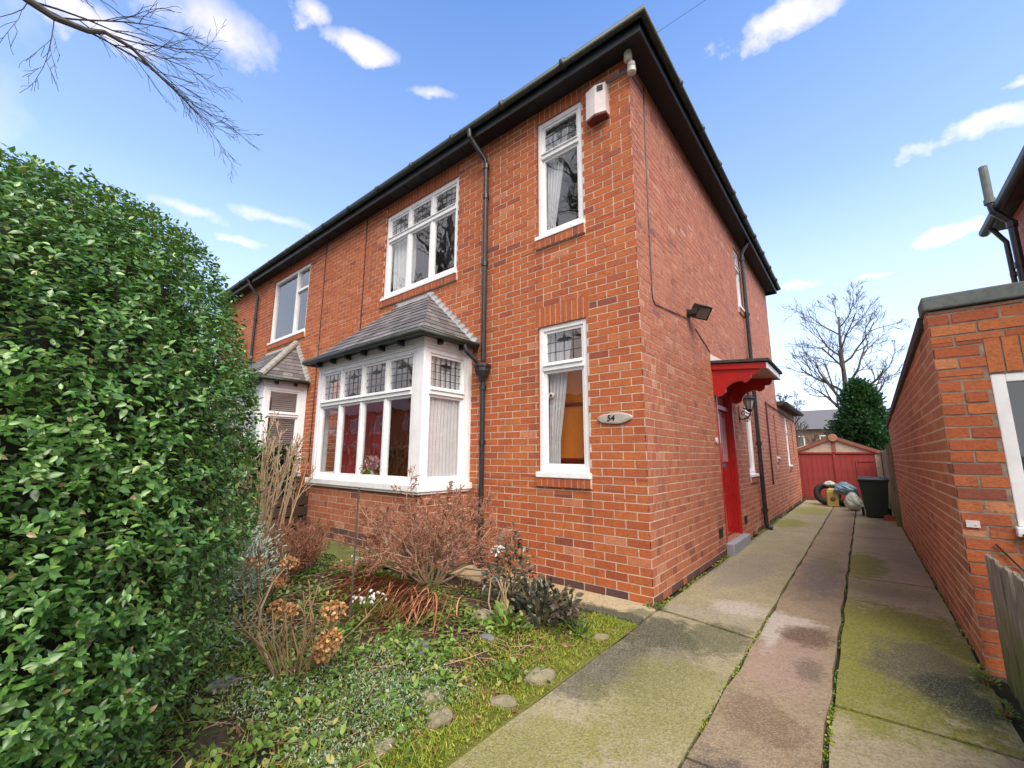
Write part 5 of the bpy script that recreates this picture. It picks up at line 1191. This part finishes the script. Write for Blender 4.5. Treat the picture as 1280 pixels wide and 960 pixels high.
# ------------------------------------------------------------------ hedge
def hedge():
    h = empty('laurel_hedge', 'huge rounded glossy green hedge filling one edge of the garden', 'hedge', loc=(0,0,0))
    c = np.array([-1.98,-4.03,1.06]); ax = np.array([1.89,1.08,1.66]); ex = 2.54
    def surf(d):
        a = ax.copy()[None, :].repeat(len(d), 0); a[d[:,2] < 0, 2] = 1.60
        s = ((np.abs(d)/a)**ex).sum(1)**(-1/ex); q = c+d*s[:,None]
        tp = 1-.21*np.clip((1.05-q[:,2])/1.05, 0, 1); q[:,1] = c[1]+(q[:,1]-c[1])*tp; q[:,0] = c[0]+(q[:,0]-c[0])*(1-.04*np.clip((1.05-q[:,2])/1.05, 0, 1)); return q
    n = 44000; d = nrm(rng.normal(size=(n,3))*ax*np.array([1.,1.,1.]))
    cv = np.array([1.6,-3.98,1.33])-surf(d); cvn = (nrm(cv)*nrm(d/ax)).sum(1); d = d[(cvn > -.5) | (rng.random(len(d)) < .3)]; n = len(d)
    P = surf(d); e = 1e-3
    nn = np.sign(P-c)*np.abs((P-c)/ax)**(ex-1)/ax; nn = nrm(nn)
    lump = 1+.018*np.sin(P[:,1]*6+P[:,2]*4)*np.sin(P[:,2]*7+P[:,0]*3)
    P = c+(P-c)*lump[:,None]
    keep = P[:,2] > -.02; P, nn = P[keep], nn[keep]; n = len(P)
    depth = rng.random(n)**1.3*.27; P = P-nn*depth[:,None]+nn*.04*(rng.random(n)[:,None] < .04)
    # shoots: whorls of leaves around a shoot direction
    sdir = nrm(nn*.65+np.array([0,0,.80])+rng.normal(size=(n,3))*.35)
    k = 6; N_ = n*k
    sd = np.repeat(sdir, k, 0); t1 = nrm(np.cross(sd, rng.normal(size=(N_,3)))); 
    an = np.tile(np.arange(k)*2.4, n)+np.repeat(rng.random(n)*6.28, k)
    b1 = nrm(np.cross(np.repeat(sdir, k, 0), np.tile([.3,.5,.81],(N_,1)))); b2 = np.cross(sd, b1)
    radial = b1*np.cos(an)[:,None]+b2*np.sin(an)[:,None]
    out = np.tile(np.linspace(.25,1.3,k), n)[:,None]
    ld = nrm(radial*out+sd*.40+np.array([0,0,-.12])+rng.normal(size=(N_,3))*.16)
    pos = np.repeat(P, k, 0)-sd*(np.tile(np.linspace(0,.045,k), n)[:,None])
    sz = rng.uniform(.020,.037,N_)*(1+.25*(rng.random(N_) < .1))*np.tile(np.linspace(.75,1.1,k), n)
    rot = basis(ld, nrm(sd+rng.normal(size=(N_,3))*.25))*sz[:,None,None]
    tn = np.clip(rng.normal(.42,.19,N_)+np.repeat(rng.normal(0,.10,n), k)+.12*(np.tile(np.arange(k), n) == 0), 0, .93)
    tn[rng.random(N_) < .006] = 1.; tn[rng.random(N_) < .010] = .97
    scatter('foliage', LEAF_V, LEAF_F, pos, rot, tn, M['hedge_leaf'], h)
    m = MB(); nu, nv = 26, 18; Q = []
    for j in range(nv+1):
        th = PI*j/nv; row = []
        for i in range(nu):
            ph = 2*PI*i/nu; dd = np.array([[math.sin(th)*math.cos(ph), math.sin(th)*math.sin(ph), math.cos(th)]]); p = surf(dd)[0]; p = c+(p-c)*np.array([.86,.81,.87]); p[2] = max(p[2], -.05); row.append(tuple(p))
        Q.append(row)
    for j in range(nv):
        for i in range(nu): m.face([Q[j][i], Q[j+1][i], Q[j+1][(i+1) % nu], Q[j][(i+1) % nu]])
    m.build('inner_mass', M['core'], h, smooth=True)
    m = MB(); r = random.Random(4)
    for k in range(150):
        i = r.randrange(n); p = Vector(P[i])-Vector(nn[i])*.16; dd = (Vector(nn[i])*.5+Vector((r.gauss(0,.6),r.gauss(0,.6),r.gauss(0,.6)))).normalized()
        m.tube([p, p+dd*r.uniform(.06,.10), p+dd*.17+Vector((r.gauss(0,.02),r.gauss(0,.02),r.uniform(0,.03)))], [.004,.003,.0015], 4)
    tag(m.build('twigs', M['twig_pale'], h), kind='stuff')
hedge()

# neighbour's dark hedge and the low plank fence between the gardens
nhg = empty('clipped_hedge', 'dark green clipped hedge behind the low plank fence, beside the bay', 'hedge', loc=(-6.65,-2.0,.1))
n = 9000; pos = np.stack([rng.uniform(-.45,.45,n), rng.uniform(-2.0,1.55,n), 1.42*rng.random(n)], 1)
edge = rng.random(n) < .75; pos[edge,0] = .42+rng.normal(0,.05,edge.sum()); d = nrm(rng.normal(size=(n,3))+np.array([.8,0,.6]))
scatter('foliage', LEAF_V, LEAF_F, pos, basis(d, nrm(rng.normal(size=(n,3))*.5+np.array([.6,0,.8])))*rng.uniform(.05,.085,(n,1,1)), np.clip(rng.normal(.3,.2,n),0,.9), M['conifer'], nhg)
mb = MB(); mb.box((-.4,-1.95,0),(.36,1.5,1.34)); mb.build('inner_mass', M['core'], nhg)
pl = empty('plank_fence', 'low dark brown plank fence dividing the two front gardens', 'fence', loc=(-6.05,-2.2,.1))
for z in (.02,.20,.38):
    mb = MB(); mb.box((-.015,-1.9,z),(.015,1.9,z+.15)); mb.build('plank', M['plank_brown'], pl, bevel=.004)
for y in (-1.8,-.6,.6,1.8): mb = MB(); mb.box((-.06,y-.04,-.1),(-.016,y+.04,.62)); mb.build('post', M['plank_brown'], pl)

# ------------------------------------------------------------------ shrubs
def twigs(name, label, cat, x, y, mat, n, H, spread, seed, r0=.008, lev=3, kids=(3,5), shrink=.6, lift=.1, wob=.16, part='twigs', base=.08, minr=.0022, sp=.45, extra=None):
    z = ghs(x, y); t = empty(name, label, cat, loc=(x,y,z)); rg = random.Random(seed); m = MB()
    for k in range(n):
        an = k*2.4+rg.uniform(-.5,.5); s = spread*math.sqrt((k+.5)/n)
        grow(m, (math.cos(an)*base*rg.random(), math.sin(an)*base*rg.random(), -.02), (math.cos(an)*s, math.sin(an)*s, 1), H*rg.uniform(.75,1.05)*.62, r0*rg.uniform(.7,1.1), 4-lev, 4, rg, sp, lift, 0, 5, kids, shrink, wob, 4 if r0 > .006 else 3, minr)
    m.build(part, mat, t); return t
twigs('twiggy_shrub', 'dense leafless pinkish brown shrub in front of the bay window corner', 'shrub', -1.75,-1.12, M['twig_red'], 22, 1.34, 1.25, 31, r0=.016, lev=4, kids=(4,5), shrink=.56, lift=.06, wob=.23, minr=.0027, sp=.5)
twigs('brown_shrub', 'low fuzzy red brown leafless shrub behind the silver plant', 'shrub', -3.05,-1.98, M['twig_brown'], 46, .66, .75, 33, r0=.006, lev=3, kids=(4,6), shrink=.6, lift=.12, base=.25, minr=.0024)
twigs('cut_stems', 'tall pale buff pruned stems standing before the dark hedge', 'shrub', -4.55,-1.62, M['twig_pale'], 22, 2.4, .30, 35, r0=.017, lev=3, kids=(2,4), shrink=.42, lift=.10, base=.28, wob=.07, minr=.004, sp=.35)
def hydrangea(name, label, x, y, n, H, seed, heads, base=.1):
    z = ghs(x, y); t = empty(name, label, 'shrub', loc=(x,y,z)); rg = random.Random(seed); m = MB()
    tips = [Vector(h)-Vector((x,y,z)) for h in heads]
    for k in range(n):
        an = k*2.4; sp = rg.uniform(.05,.4); b0 = Vector((math.cos(an)*base*rg.random(), math.sin(an)*base*rg.random(), -.02))
        L = H*rg.uniform(.5,1.); e = b0+Vector((math.cos(an)*sp, math.sin(an)*sp, L)); md = b0.lerp(e,.5)+Vector((rg.gauss(0,.03),rg.gauss(0,.03),.02))
        m.tube([b0, md, e], [.0065,.005,.004], 5)
        for s in range(2): 
            q = md.lerp(e, rg.random()); m.tube([q, q+Vector((rg.gauss(0,.06),rg.gauss(0,.06),rg.uniform(.03,.12)))], [.004,.003], 4)
    for tp in tips:
        b0 = Vector((rg.gauss(0,.05), rg.gauss(0,.05), -.02)); m.tube([b0, b0.lerp(tp,.5)+Vector((rg.gauss(0,.03),rg.gauss(0,.03),.04)), tp], [.008,.006,.0045], 5)
    m.build('stems', M['stem_olive'], t)
    for tp in tips:
        k = 130; d = nrm(rng.normal(size=(k,3))+np.array([0,0,.35])); pos = np.array(tp)+d*np.array([.062,.062,.038])*rng.uniform(.7,1.05,(k,1))
        scatter('flower_head', ROUND_V, ROUND_F, pos, basis(nrm(d+rng.normal(size=(k,3))*.8), d)*rng.uniform(.014,.024,(k,1,1)), rng.random(k), M['dryflower'], t)
    return t
hydrangea('hydrangea', 'leafless hydrangea with tan dried heads nearest the hedge foot', -1.08,-2.70, 26, .48, 3, [(-1.40,-2.62,.33),(-1.62,-2.58,.29),(-.83,-2.62,.46),(-.78,-2.66,.33),(-.93,-2.6,.21)])
hydrangea('hydrangea', 'leafless hydrangea with orange dried heads between the silver plant and brown shrub', -2.25,-2.45, 9, .5, 5, [(-2.28,-2.5,.48),(-1.86,-2.42,.52),(-1.95,-2.45,.38)])
# one long pale curving stem
mb = MB(); mb.tube([(-1.05,-2.75,.03),(-1.25,-2.78,.14),(-1.36,-2.80,.26),(-1.36,-2.80,.40),(-1.42,-2.72,.52),(-1.40,-2.66,.60)], [.011,.010,.009,.007,.006,.004], 6); tag(mb.build('dead_bramble', M['twig_pale']), 'single long curved pale stem rising beside the hydrangea', 'bramble')

def leafy(name, label, cat, x, y, n, rad, hgt, mat, size, seed, stem=None, tv=LEAF_V, tf=LEAF_F, tmean=.5, dome=True, lift=.6, part='foliage', wid=1.):
    z = ghs(x, y); t = empty(name, label, cat, loc=(x,y,z)); r = np.random.default_rng(seed)
    d = nrm(r.normal(size=(n,3))); d[:,2] = np.abs(d[:,2]); rr = r.random(n)**.4
    pos = d*np.array([rad[0],rad[1],hgt])*rr[:,None]*(1+.14*np.sin(d[:,:1]*9+d[:,1:2]*7)); pos[:,2] += .01
    ld = nrm(d*1.+np.array([0,0,lift-.3])+r.normal(size=(n,3))*.55)
    rot = basis(ld, nrm(np.array([0,0,1.])+r.normal(size=(n,3))*.45))*r.uniform(size[0],size[1],(n,1,1)); rot[:,:,0] *= wid
    scatter(part, tv, tf, pos, rot, np.clip(r.normal(tmean,.22,n),0,1), mat, t)
    m = MB(); rg = random.Random(seed)
    for k in range(10):
        a = k*2.4; m.tube([(0,0,-.02),(math.cos(a)*rad[0]*.4,math.sin(a)*rad[1]*.4,hgt*.5),(math.cos(a)*rad[0]*.7,math.sin(a)*rad[1]*.7,hgt*.8)], [.006,.005,.003], 4)
    m.build('stems', stem or M['stem_olive'], t); return t
leafy('silver_shrub', 'rounded silvery grey green shrub beside the big hedge', 'shrub', -2.62,-2.62, 4200, (.48,.46), .66, M['silver_leaf'], (.03,.055), 41, wid=.6, lift=1.0)
leafy('dark_shrub', 'dark purple green leafy shrub leaning on the bare twiggy bush', 'shrub', -.86,-.98, 620, (.24,.22), .62, M['dark_leaf'], (.035,.065), 42, lift=.2)
leafy('dark_shrub', 'low dark trailing evergreen at the end of the front path', 'shrub', -.50,-1.02, 650, (.32,.24), .30, M['dark_leaf'], (.045,.075), 43, tmean=.55)
mb = MB()
rg = random.Random(6)
for k in range(9):
    x0 = -.80+rg.uniform(-.1,.14); mb.tube([(x0,-1.25+rg.gauss(0,.03),.0),(x0+rg.gauss(0,.03),-1.25,.16),(x0+rg.gauss(0,.05),-1.24+rg.gauss(0,.04),.34)], [.008,.007,.004], 5)
tag(mb.build('dead_stalks', M['twig_pale']), 'clump of dead buff stalks before the dark shrub', 'stalks')
leafy('ivy_clump', 'bright green broad leaved weed beside the dark trailing evergreen', 'plant', -.62,-1.32, 70, (.16,.12), .13, M['green_leaf'], (.06,.10), 44, tmean=.6)
for i, (x, y, nn_, lb) in enumerate(((-.95,-2.02,60,'tuft of grassy green leaves in mid garden'), (-1.42,-1.78,55,'green leaf tuft beside the snowdrops and straw'), (-.20,-.98,60,'green leaf rosette at the path edge beside the trailing evergreen'))):
    z = ghs(x, y); t = empty('green_tuft', lb, 'plant', loc=(x,y,z)); d = nrm(rng.normal(size=(nn_,3))*np.array([.6,.6,.2])+np.array([0,0,.8])); pos = rng.normal(size=(nn_,3))*np.array([.035,.035,.0])
    rot = basis(d, rng.normal(size=(nn_,3)))*rng.uniform(.10,.17,(nn_,1,1)); rot[:,:,0] *= .10
    scatter('blades', BLADE_V, BLADE_F, pos, rot, np.clip(rng.normal(.5,.2,nn_),0,1), M['green_leaf'], t)['kind'] = 'stuff'
def snowdrops(x, y, n, lb, rad=.10):
    z = ghs(x, y); t = empty('snowdrops', lb, 'flowers', 'snowdrop clumps', (x,y,z)); k = n*5
    pos = rng.normal(size=(k,3))*np.array([rad*.6,rad*.6,0]); d = nrm(rng.normal(size=(k,3))*np.array([.35,.35,.1])+np.array([0,0,.9])); rot = basis(d, rng.normal(size=(k,3)))*rng.uniform(.09,.15,(k,1,1)); rot[:,:,0] *= .12
    scatter('blades', BLADE_V, BLADE_F, pos, rot, np.clip(rng.normal(.5,.2,k),0,1), M['green_leaf'], t)['kind'] = 'stuff'
    k = n*3; c = np.repeat(np.concatenate([rng.normal(size=(n,2))*rad*.75, rng.uniform(.11,.19,(n,1))], 1), 3, 0); d = nrm(rng.normal(size=(k,3))*np.array([.4,.4,.1])+np.array([0,0,-.9]))
    scatter('petals', LEAF_V, LEAF_F, c, basis(d, rng.normal(size=(k,3)))*rng.uniform(.020,.028,(k,1,1))*np.array([1.3,1,1])[None,None,:], rng.random(k), M['petal_white'], t)['kind'] = 'stuff'
snowdrops(-2.42,-1.42,42,'clump of white snowdrops by the moss path', .13); snowdrops(-1.55,-1.92,30,'clump of white snowdrops at the foot of the red straw heap', .09)
leafy('white_bloom', 'single white bloom on top of the dark leafy shrub', 'flower', -.92,-1.10, 34, (.035,.035), .05, M['petal_white'], (.03,.05), 47, tmean=.5); bpy.data.objects['white_bloom'].location.z = .50

# heap of fallen reddish leaves (old strap leaves lying one way)
def straw():
    x, y = -1.80,-1.46; z = ghs(x, y); t = empty('straw_heap', 'heap of flattened reddish brown strap leaves in the middle of the garden', 'dead leaves', loc=(x,y,z)); m = MB(); rg = random.Random(12)
    for k in range(760):
        a = rg.gauss(math.radians(276), .34); L = rg.uniform(.35,.80); wd = rg.uniform(.004,.008)
        b0 = Vector((rg.gauss(0,.30), rg.gauss(0,.08), .06+rg.uniform(-.04,.05))); dr = Vector((math.cos(a), math.sin(a), 0)); sd = Vector((-dr.y, dr.x, 0))*wd; tt = rg.random(); pv = None
        for s in range(6):
            f = s/5; p = b0+dr*L*f+Vector((0,0,-.10*f*f+.025*math.sin(PI*f)))+sd*(math.sin(f*4+k)*2.2)
            p.z = max(p.z, .012+rg.uniform(0,.02)); w2 = sd*(1-.6*f); cur = (p-w2, p+w2+Vector((0,0,.004)))
            if pv: m.face([pv[0], pv[1], cur[1], cur[0]], tt)
            pv = cur
    m.build('strap_leaves', M['straw'], t)
straw()
# dark stake
mb = MB(); mb.tube([(-1.45,-2.14,.0),(-1.455,-2.13,.5),(-1.45,-2.13,1.08)], [.008,.007,.006], 6); tag(mb.build('garden_stake', M['bark']), 'thin dark stake standing upright in the straw heap', 'stake')

# rocks
def rock(x, y, s, m, lb, seed, flat=.45):
    r = np.random.default_rng(seed); mbx = MB(); nu, nv = 14, 9; P = []
    ph0 = r.random(4)*6.28
    for j in range(nv+1):
        th = PI*j/nv; row = []
        for i in range(nu):
            ph = 2*PI*i/nu; q = np.array([math.sin(th)*math.cos(ph), math.sin(th)*math.sin(ph), math.cos(th)]); q = np.sign(q)*np.abs(q)**.75
            rr = 1+.14*math.sin(2*ph+ph0[0])*math.sin(th)+.10*math.sin(3*ph+ph0[1]+th*2)+.03*r.normal()*(0 < j < nv); row.append(tuple(q*rr*np.array([s,s*.75,s*flat])))
        P.append(row)
    for j in range(nv):
        for i in range(nu): mbx.face([P[j][i], P[j+1][i], P[j+1][(i+1) % nu], P[j][(i+1) % nu]])
    o = mbx.build('garden_rock', m, smooth=True, loc=(x,y,ghs(x,y)+s*flat*.25)); o.rotation_euler = (0,0,r.random()*6); tag(o, lb, 'rock', 'rocks along the bed edge')
rock(-.06,-1.68,.095,M['rock'],'pale buff rock at the path edge, larger than its neighbours',1); rock(-.06,-2.02,.07,M['rock'],'small pale rock at the path edge between two others',2)
rock(-.36,-2.27,.085,M['rock'],'brown rock set back in the ground cover by the path',3); rock(-.20,-2.36,.075,M['rock'],'mossy grey rock half sunk at the path edge',4); rock(-.24,-2.66,.06,M['rock'],'flat pale stone low in the grass at the bed corner',7)
rock(-.85,-2.0,.11,M['slate_rock'],'flat dark grey slate stone in the middle of the bed',5,.3); rock(-.05,-.92,.06,M['rock'],'brown stone in the mossy grass near the house corner',6)
rock(-1.12,-.86,.15,M['rock'],'mossy boulder under the bare twiggy bush',8,.8); rock(-.80,-1.38,.10,M['rock'],'ochre stone behind the dead stalks',9,.8); rock(-.62,-1.55,.06,M['slate_rock'],'small dark stone amid green leaves',10); rock(-1.25,-3.0,.085,M['slate_rock'],'flat dark slate lying at the hedge foot',11,.25)

# ------------------------------------------------------------------ ground cover (nobody could count it)
def patch(n, x0, x1, y0, y1, clumps, csd, seed, dens=None):
    r = np.random.default_rng(seed); c = np.stack([r.uniform(x0,x1,clumps), r.uniform(y0,y1,clumps)], 1)
    if dens: c = c[np.array([r.random() < dens(*q) for q in c])]
    i = r.integers(0, len(c), n); p = c[i]+r.normal(size=(n,2))*csd
    ok = (p[:,0] < .05) & (p[:,1] < -.48) & (p[:,0] > -6) & ~((p[:,0] < -2.3) & (p[:,1] > -1.30)); p = p[ok]
    return np.concatenate([p, gh(p[:,0], p[:,1])[:,None]], 1), r
def cover(name, n, box, clumps, csd, seed, mat, size, hgt, tv=LEAF_V, tf=LEAF_F, wid=1., upness=.5, dens=None, tmean=.5, kind='stuff'):
    p, r = patch(n, *box, clumps, csd, seed, dens); k = len(p)
    p[:,2] += r.random(k)**1.5*hgt+.004
    d = nrm(r.normal(size=(k,3))*np.array([1,1,.35])+np.array([0,0,upness])); rot = basis(d, nrm(np.array([0,0,1.])+r.normal(size=(k,3))*.4))*r.uniform(size[0],size[1],(k,1,1)); rot[:,:,0] *= wid
    o = scatter(name, tv, tf, p, rot, np.clip(r.normal(tmean,.22,k),0,1), mat); tag(o, kind=kind); return o
edge = lambda x, y: 1. if x > -.55-.25*math.sin(y*3) else .06
inner = lambda x, y: .25 if x > -.35 else 1.
cover('moss_grass', 15000, (-.7,.05,-3.9,-.5), 420, .05, 51, M['lime_leaf'], (.014,.034), .012, BLADE_V, BLADE_F, .22, 1.1, edge)
cover('moss_grass', 11000, (-.30,.052,-3.9,-.5), 500, .035, 59, M['lime_leaf'], (.010,.026), .010, BLADE_V, BLADE_F, .24, 1.2)
cover('leafy_ground_cover', 11000, (-3.6,0,-3.6,-.9), 300, .06, 52, M['green_leaf'], (.012,.030), .05, ROUND_V, ROUND_F, .9, .25, inner)
cover('leafy_ground_cover', 3500, (-2.6,-.05,-3.4,-1.3), 90, .06, 57, M['green_leaf'], (.03,.055), .07, LEAF_V, LEAF_F, 1.1, .6, inner, .65)
cover('silver_ground_cover', 8000, (-1.0,-.25,-3.0,-2.05), 90, .07, 53, M['sage_leaf'], (.010,.020), .06, LEAF_V, LEAF_F, .9, 1.0)
cover('silver_ground_cover', 1500, (-2.2,-1.0,-3.2,-2.5), 30, .08, 58, M['sage_leaf'], (.016,.034), .07, LEAF_V, LEAF_F, .9, .8)
cover('leaf_litter', 7500, (-4.5,0,-3.7,-.6), 500, .10, 54, M['litter'], (.016,.045), .015, LEAF_V, LEAF_F, .9, .12)
cover('grass_blades', 2600, (-1.6,0,-3.6,-2.2), 140, .05, 55, M['lime_leaf'], (.05,.10), .01, BLADE_V, BLADE_F, .06, 1.0, None, .35)
m = MB(); rg = random.Random(77)
for k in range(420):
    x, y = rg.uniform(-3.4,-.1), rg.uniform(-3.4,-.7)
    if x < -2.3 and y > -1.3: continue
    z = ghs(x, y)+.01; a = rg.uniform(0,6.28); L = rg.uniform(.08,.38); d = Vector((math.cos(a), math.sin(a), rg.uniform(0,.12)))
    m.tube([(x,y,z), Vector((x,y,z))+d*L*.5+Vector((rg.gauss(0,.02),rg.gauss(0,.02),.015)), Vector((x,y,z+.005))+d*L], [.003,.0025,.0015], 4, rg.random())
tag(m.build('fallen_twigs', M['twig_red']), kind='stuff')
# moss and weeds in the joints of the drive and along the walls
def joint_weeds(name, segs, seed, mat, size, n, sd, hgt=.01):
    r = np.random.default_rng(seed); P = []
    for (x0,y0,x1,y1,w) in segs:
        k = int(n*w); f = r.random(k); cl = np.sin(f*37+seed)+np.sin(f*91); f = f[cl > -.5]; P.append(np.stack([x0+(x1-x0)*f, y0+(y1-y0)*f, np.full(len(f), -.012)], 1)+r.normal(size=(len(f),3))*np.array([sd,sd,.0]))
    p = np.concatenate(P); k = len(p); p[:,2] += r.random(k)*hgt
    d = nrm(r.normal(size=(k,3))*np.array([1,1,.3])+np.array([0,0,.8])); rot = basis(d, nrm(np.array([0,0,1.])+r.normal(size=(k,3))*.5))*r.uniform(size[0],size[1],(k,1,1))
    tag(scatter(name, ROUND_V, ROUND_F, p, rot, r.random(k), mat), kind='stuff')
joint_weeds('joint_moss', [(.84,-4.2,.84,6,1.),(1.327,-4.2,1.327,6,1.)], 3, M['green_leaf'], (.006,.013), 1500, .006)
joint_weeds('joint_moss', [(1.327,-2.6,1.327,-.9,1.),(.84,-1.6,.84,.4,.5)], 5, M['lime_leaf'], (.008,.017), 500, .008, .012)
joint_weeds('joint_moss', [(1.34,-.87,2.04,-.87,.4),(1.34,1.42,2.04,1.43,.4),(1.34,2.41,2.04,2.41,.4),(.07,-.05,.82,-.19,.5),(1.34,5.65,2.04,5.65,.4)], 8, M['lime_leaf'], (.005,.011), 350, .005, .004)
joint_weeds('wall_weeds', [(.03,.1,.03,8.5,1.),(.05,-.05,.05,.12,.1),(2.06,.2,2.06,7,.5)], 4, M['lime_leaf'], (.008,.02), 1800, .012)
leafy('wall_weed', 'leafy green weed growing at the foot of the paling fence', 'weed', 2.03,-.02, 60, (.05,.10), .07, M['green_leaf'], (.018,.034), 61, tmean=.6); bpy.data.objects['wall_weed'].location.z = -.01
leafy('wall_weed', 'green weed tuft further along the paling fence foot', 'weed', 2.04,-.42, 60, (.04,.12), .06, M['green_leaf'], (.018,.034), 62, tmean=.5)
leafy('corner_weed', 'small weed at the foot of the brick house corner', 'weed', .04,-.06, 60, (.09,.04), .05, M['green_leaf'], (.02,.035), 63, tmean=.4); bpy.data.objects['corner_weed'].location.z = 0
# terrace across the street (mirrored in the bay glass)
oh = empty('opposite_house', 'long red brick terrace across the street mirrored in the bay glass', 'house', loc=(-30,-21,0))
mb = MB(); mb.box((-30,-8,-.2),(36,0,5.6)); mb.build('wall', simple('opposite_brick', (.46,.13,.06), (.36,.10,.05), rough=.9, scale=6), oh)
mb = MB(); mb.hexa([(-30.3,-8.3,5.601),(36.3,-8.3,5.601),(36.3,.4,5.601),(-30.3,.4,5.601),(-30.3,-4.1,8.4),(36.3,-4.1,8.4),(36.3,-3.9,8.4),(-30.3,-3.9,8.4)]); mb.build('roof', M['slate'], oh)
for k in range(14):
    x = -28+k*4.6
    for z in (.9,3.5):
        mb = MB(); mb.box((x,.005,z),(x+1.9,.05,z+1.5)); f = mb.build('window', M['white'], oh); mb = MB(); mb.box((x+.12,.051,z+.1),(x+.88,.06,z+1.4)); mb.box((x+1.0,.051,z+.1),(x+1.78,.06,z+1.4)); mb.build('pane', M['darkglass'], f)
